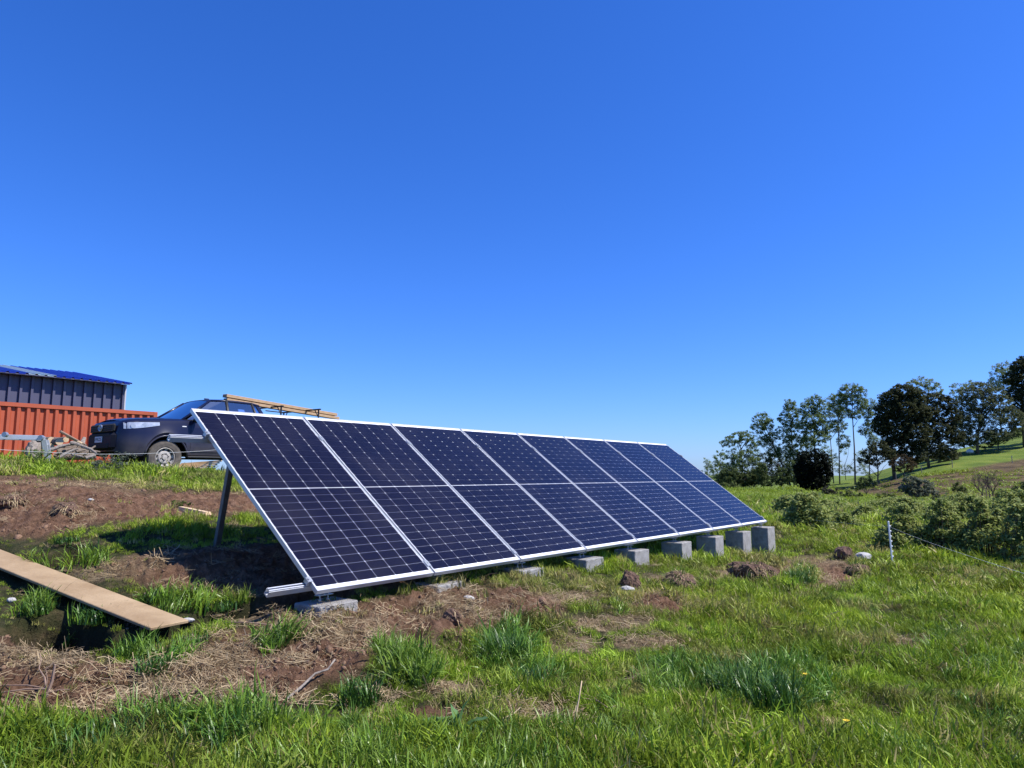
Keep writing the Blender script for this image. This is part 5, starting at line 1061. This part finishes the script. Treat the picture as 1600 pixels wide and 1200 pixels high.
# brambles
def bramble(px, py, D, rx, ry, label, seed, n=70, leaf=.05, kind='bramble', canes=14, each=46):
    r = np.random.default_rng(seed); g0 = Vector(pt(px, py + ry * .8, D)); gz_ = float(base_h(np.array([g0.x]), np.array([g0.y]))[0]); b = Vector((g0.x, g0.y, gz_)); t = thing('bramble_bush', label, 'bramble', b, 0, 'bramble bushes beyond the wire')
    sc = D / FPX; c = Vector(pt(px, py, D)); Rx = rx * sc; Rz = max(.2, (c.z + ry * sc - gz_) * .82); C = []
    for k in range(n):
        a = r.uniform(0, 6.283); q_ = math.sqrt(r.uniform(0, 1)); x = math.cos(a) * q_ * Rx; y = math.sin(a) * q_ * Rx * .8; zt = Rz * math.sqrt(max(0, 1 - q_ * q_ * .85)) * (1 + .55 * float(vnoise(np.array([x * 2.1 + seed]), np.array([y * 2.1]), seed)[0])); 
        if float(vnoise(np.array([x * 1.7 + 40 + seed]), np.array([y * 1.7]), seed + 7)[0]) > -.28: C.append((x, y, zt * r.uniform(.2, 1.0) ** .6))
    cm = MB(); n0_ = len(C)
    for k in range(canes):
        a = r.uniform(0, 6.283); L_ = Rx * r.uniform(.7, 1.5); h = Rz * r.uniform(.7, 1.7); pts = []
        for j in range(9):
            u_ = j / 8; p_ = Vector((math.cos(a) * L_ * (u_ - .25), math.sin(a) * L_ * (u_ - .25) * .8, h * .8 * math.sin(math.pi * min(1, u_ * .95 + .02)) + .02)); pts.append(p_)
            if j > 1: C.append(tuple(p_)); 
        cm.tube(pts, [.007 * (1 - .6 * j / 8) for j in range(9)], 4)
    cm.build('cane', mat('bramble_cane', (.10, .055, .04), .8) if 'bramble_cane' not in bpy.data.materials else bpy.data.materials['bramble_cane'], t)
    C = np.array(C); rad = np.where(np.arange(len(C)) < n0_, r.uniform(.08, .22, len(C)), .07)
    me_ = foliage_mesh('leaves', C, rad * (D / 12) ** .5, each, leaf, lm(kind), r, .75); o = bpy.data.objects.new('leaves', me_); COL.objects.link(o); o.parent = t; NTRI[0] += len(me_.polygons) * 2
for i, a in enumerate([(1262,812,14.5,36,34,'loose bramble bush between the panels and the white post',1),(1228,800,17,22,20,'small arching bramble right behind the far panel corner',2),(1318,826,15,26,16,'low bramble sprawling left of the white post',3),
    (1412,838,12.6,34,40,'bramble bush directly behind the white post',4),(1478,838,12.4,44,48,'dense bramble right of the white post',5),(1548,842,12.0,46,50,'tall bramble where the sagging wire crosses it',6),(1612,850,11.4,44,56,'bramble bush cut by the right edge of the picture',7),
    (1430,800,17,44,18,'yellow green bramble at the back left of the thicket',8),(1508,796,17.5,48,20,'yellow green bramble at the back middle of the thicket',9),(1588,796,17,44,22,'yellow green bramble at the back right of the thicket',10),(1660,830,13,50,50,'bramble just outside the right edge',11),(1352,806,17.5,30,12,'low bramble in the field behind the white post',12),(1300,796,21,30,10,'low pale bramble far behind the white post',13),(1392,792,22,34,10,'far low bramble left of the back of the thicket',14),(1240,786,24,26,8,'far low bramble beyond the panel corner',15)]):
    bramble(a[0], a[1], a[2], a[3], a[4], a[5], a[6], n=int(95 + a[3] * 2.0), leaf=.055 if a[2] < 14 else .065, canes=24, each=30)
# nettle-like weeds on the crest by the truck
for i, (px, py, s, lb) in enumerate([(158,722,.30,'leafy pale weed on the crest in front of the truck bumper'),(190,720,.34,'leafy weed on the crest below the truck headlight'),(55,722,.28,'dark green weeds by the foot of the folding ladder'),(226,727,.2,'small weed on the crest left of the front wheel'),(113,799,.0,'')]):
    if s == 0: continue
    b = Vector(pt(px, py + 8, 12.6)); b.z = float(full_h(np.array([b.x]), np.array([b.y]))[0]); r = np.random.default_rng(i + 300); t = thing('weed', lb, 'weed', b, 0, 'weeds on the crest'); C = np.array([(r.normal(0, s * .45), r.normal(0, s * .35), r.uniform(.1, 1) * s) for _ in range(26)])
    me_ = foliage_mesh('leaves', C, np.full(26, .05), 12, .045, lm('silver' if i < 2 else 'alder'), r); o = bpy.data.objects.new('leaves', me_); COL.objects.link(o); o.parent = t
    sm_ = MB(); [sm_.tube([(c[0] * .3, c[1] * .3, -.03), tuple(c)], [.004, .002], 4) for c in C[:9]]; sm_.build('stem', lm('alder'), t)
b = at(281, 796); t = thing('weed', 'small bright green weed on the bare earth beside the pale wedge of wood', 'weed', b); me_ = foliage_mesh('leaves', np.array([(random.uniform(-.1, .1), random.uniform(-.1, .1), random.uniform(.02, .09)) for _ in range(14)]), np.full(14, .03), 10, .035, lm('scrub'), np.random.default_rng(8)); o = bpy.data.objects.new('leaves', me_); COL.objects.link(o); o.parent = t
# grass tussocks that stand out singly
def tussock(px, py, n, L_, spread, label, seed, mtl=None, w=.0085, lean=1.0):
    V_, F_, B_ = blade_proto(n, L_, w, spread, lean, 6, seed); m_ = np_mesh('grass_tussock', V_, F_, mtl or TUS); attr(m_, 'bv', B_, 'FLOAT_VECTOR'); o = bpy.data.objects.new('grass_tussock', m_); COL.objects.link(o); o.location = at(px, py) - Vector((0, 0, .01)); tag(o, label, 'grass tuft', 'grass tussocks standing out from the turf')
TUS = leaf_mat('tussock_blade', (.018, .062, .010), (.095, .19, .026), False, .16, .36, spec=.35)
tussock(788, 1040, 420, .24, .12, 'big dark green tussock right of the dug earth, in the middle foreground', 1)
tussock(832, 1082, 200, .17, .08, 'green tussock just below the big dark one', 2)
tussock(1205, 1112, 420, .28, .17, 'widest dark tussock in the right foreground grass', 3)
tussock(1140, 1090, 200, .24, .12, 'tussock joined to the left side of the widest right one', 4)
tussock(612, 1046, 150, .15, .06, 'small tussock beside the little white stones', 5)
tussock(660, 1062, 200, .17, .09, 'tussock between the white stones and the big dark tussock', 6)
tussock(240, 1046, 170, .10, .09, 'tussock on bare earth below the end of the plank', 7)
tussock(425, 1012, 110, .10, .05, 'small tussock on dry ground right of the plank', 8)
tussock(1250, 912, 220, .22, .12, 'dark tussock in the grass in front of the straw heap', 9)
tussock(330, 1166, 300, .18, .18, 'lush tussock at the edge of bare earth, lower left', 10)
tussock(398, 1130, 150, .14, .08, 'dark tussock at the right end of the lower left grass edge', 11)
tussock(160, 1176, 260, .17, .17, 'lush tussock in the lower left corner', 12)
tussock(560, 1100, 180, .18, .1, 'tussock in the grass edge left of the dock plant', 13)
tussock(150, 968, 240, .12, .12, 'drooping tussock on the rim of the trench beside the plank', 14, lean=1.2)
tussock(60, 955, 200, .10, .09, 'dry tipped tussock overhanging the trench at left', 15, lean=1.3)
tussock(305, 1003, 150, .075, .08, 'tussock against the near end of the plank', 16)
tussock(350, 948, 200, .09, .13, 'tussock on the trench rim in front of the panels, left part', 17, lean=1.1)
tussock(105, 848, 150, .09, .1, 'tussock above the small dark hole beyond the plank', 18, lean=1.1)
# ------------------------------------------------------------------ grass over everything
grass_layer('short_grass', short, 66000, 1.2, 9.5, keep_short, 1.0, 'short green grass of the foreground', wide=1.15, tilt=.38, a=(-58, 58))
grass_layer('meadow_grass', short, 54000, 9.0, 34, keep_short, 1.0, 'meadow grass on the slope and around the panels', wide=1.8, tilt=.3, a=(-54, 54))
grass_layer('field_grass', short, 16000, 34, 95, lambda X, Y, d, s, lu, px, py, ho, r: ((1 - .8 * poly_mask(px, py, [(1310,768),(1345,756),(1400,748),(1460,740),(1530,730),(1900,670),(1900,820),(1590,800),(1450,790)], 3)), .9 + r * .03, np.stack([rng.uniform(.8, 1.15, len(X)), np.clip(rng.uniform(-.1, .25, len(X)), 0, 1), np.clip(.4 + .4 * fbm(X, Y, .2, 3, 7), 0, .9)], -1)), 1.0, 'grass of the far field and slope', wide=4.5, a=(-5, 54))
grass_layer('long_grass', longg, 28000, 1.2, 14, keep_long, 1.0, 'longer lush grass blades among the short turf', tilt=.32, a=(-58, 58))
grass_layer('straw_litter', strw, 17000, 1.8, 14, keep_straw, 1.0, 'dry straw litter scattered on bare earth and turf', wide=1.0, tilt=.2, a=(-54, 50), cat='straw')
crumb = []
for k in range(5):
    bm = bmesh.new(); bmesh.ops.create_icosphere(bm, subdivisions=1, radius=1); r_ = random.Random(k)
    cv = np.array([tuple(v.co * r_.uniform(.6, 1.25)) for v in bm.verts]) * np.array([1, .8, .6]); cf = np.array([[v.index for v in f.verts] for f in bm.faces]); bm.free(); crumb.append((cv, cf, np.zeros((len(cv), 3))))
crumbs = proto_objs('soil_crumb', crumb, M['crumb'])
def keep_crumb(X, Y, d, s, lu, px, py, ho, r):
    p2 = fbm(X, Y, 3.0, 3, 141); n = len(X); k = (d > .35) * np.clip(.25 + 1.2 * p2, .05, 1)
    return k, .35 + 1.6 * rng.uniform(size=n) ** 5, np.stack([np.ones(n), np.zeros(n), np.zeros(n)], -1)
grass_layer('soil_crumbs', crumbs, 60000, 2.8, 15, keep_crumb, .011, 'loose crumbs of brown soil on the dug earth', wide=1.0, tilt=1.0, cat='soil', a=(-42, 12))
grass_layer('soil_clods', crumbs, 2600, 3.0, 15, keep_crumb, .030, 'fist sized clods of brown soil scattered on the dug earth', wide=1.0, tilt=1.0, cat='soil', a=(-42, 12))
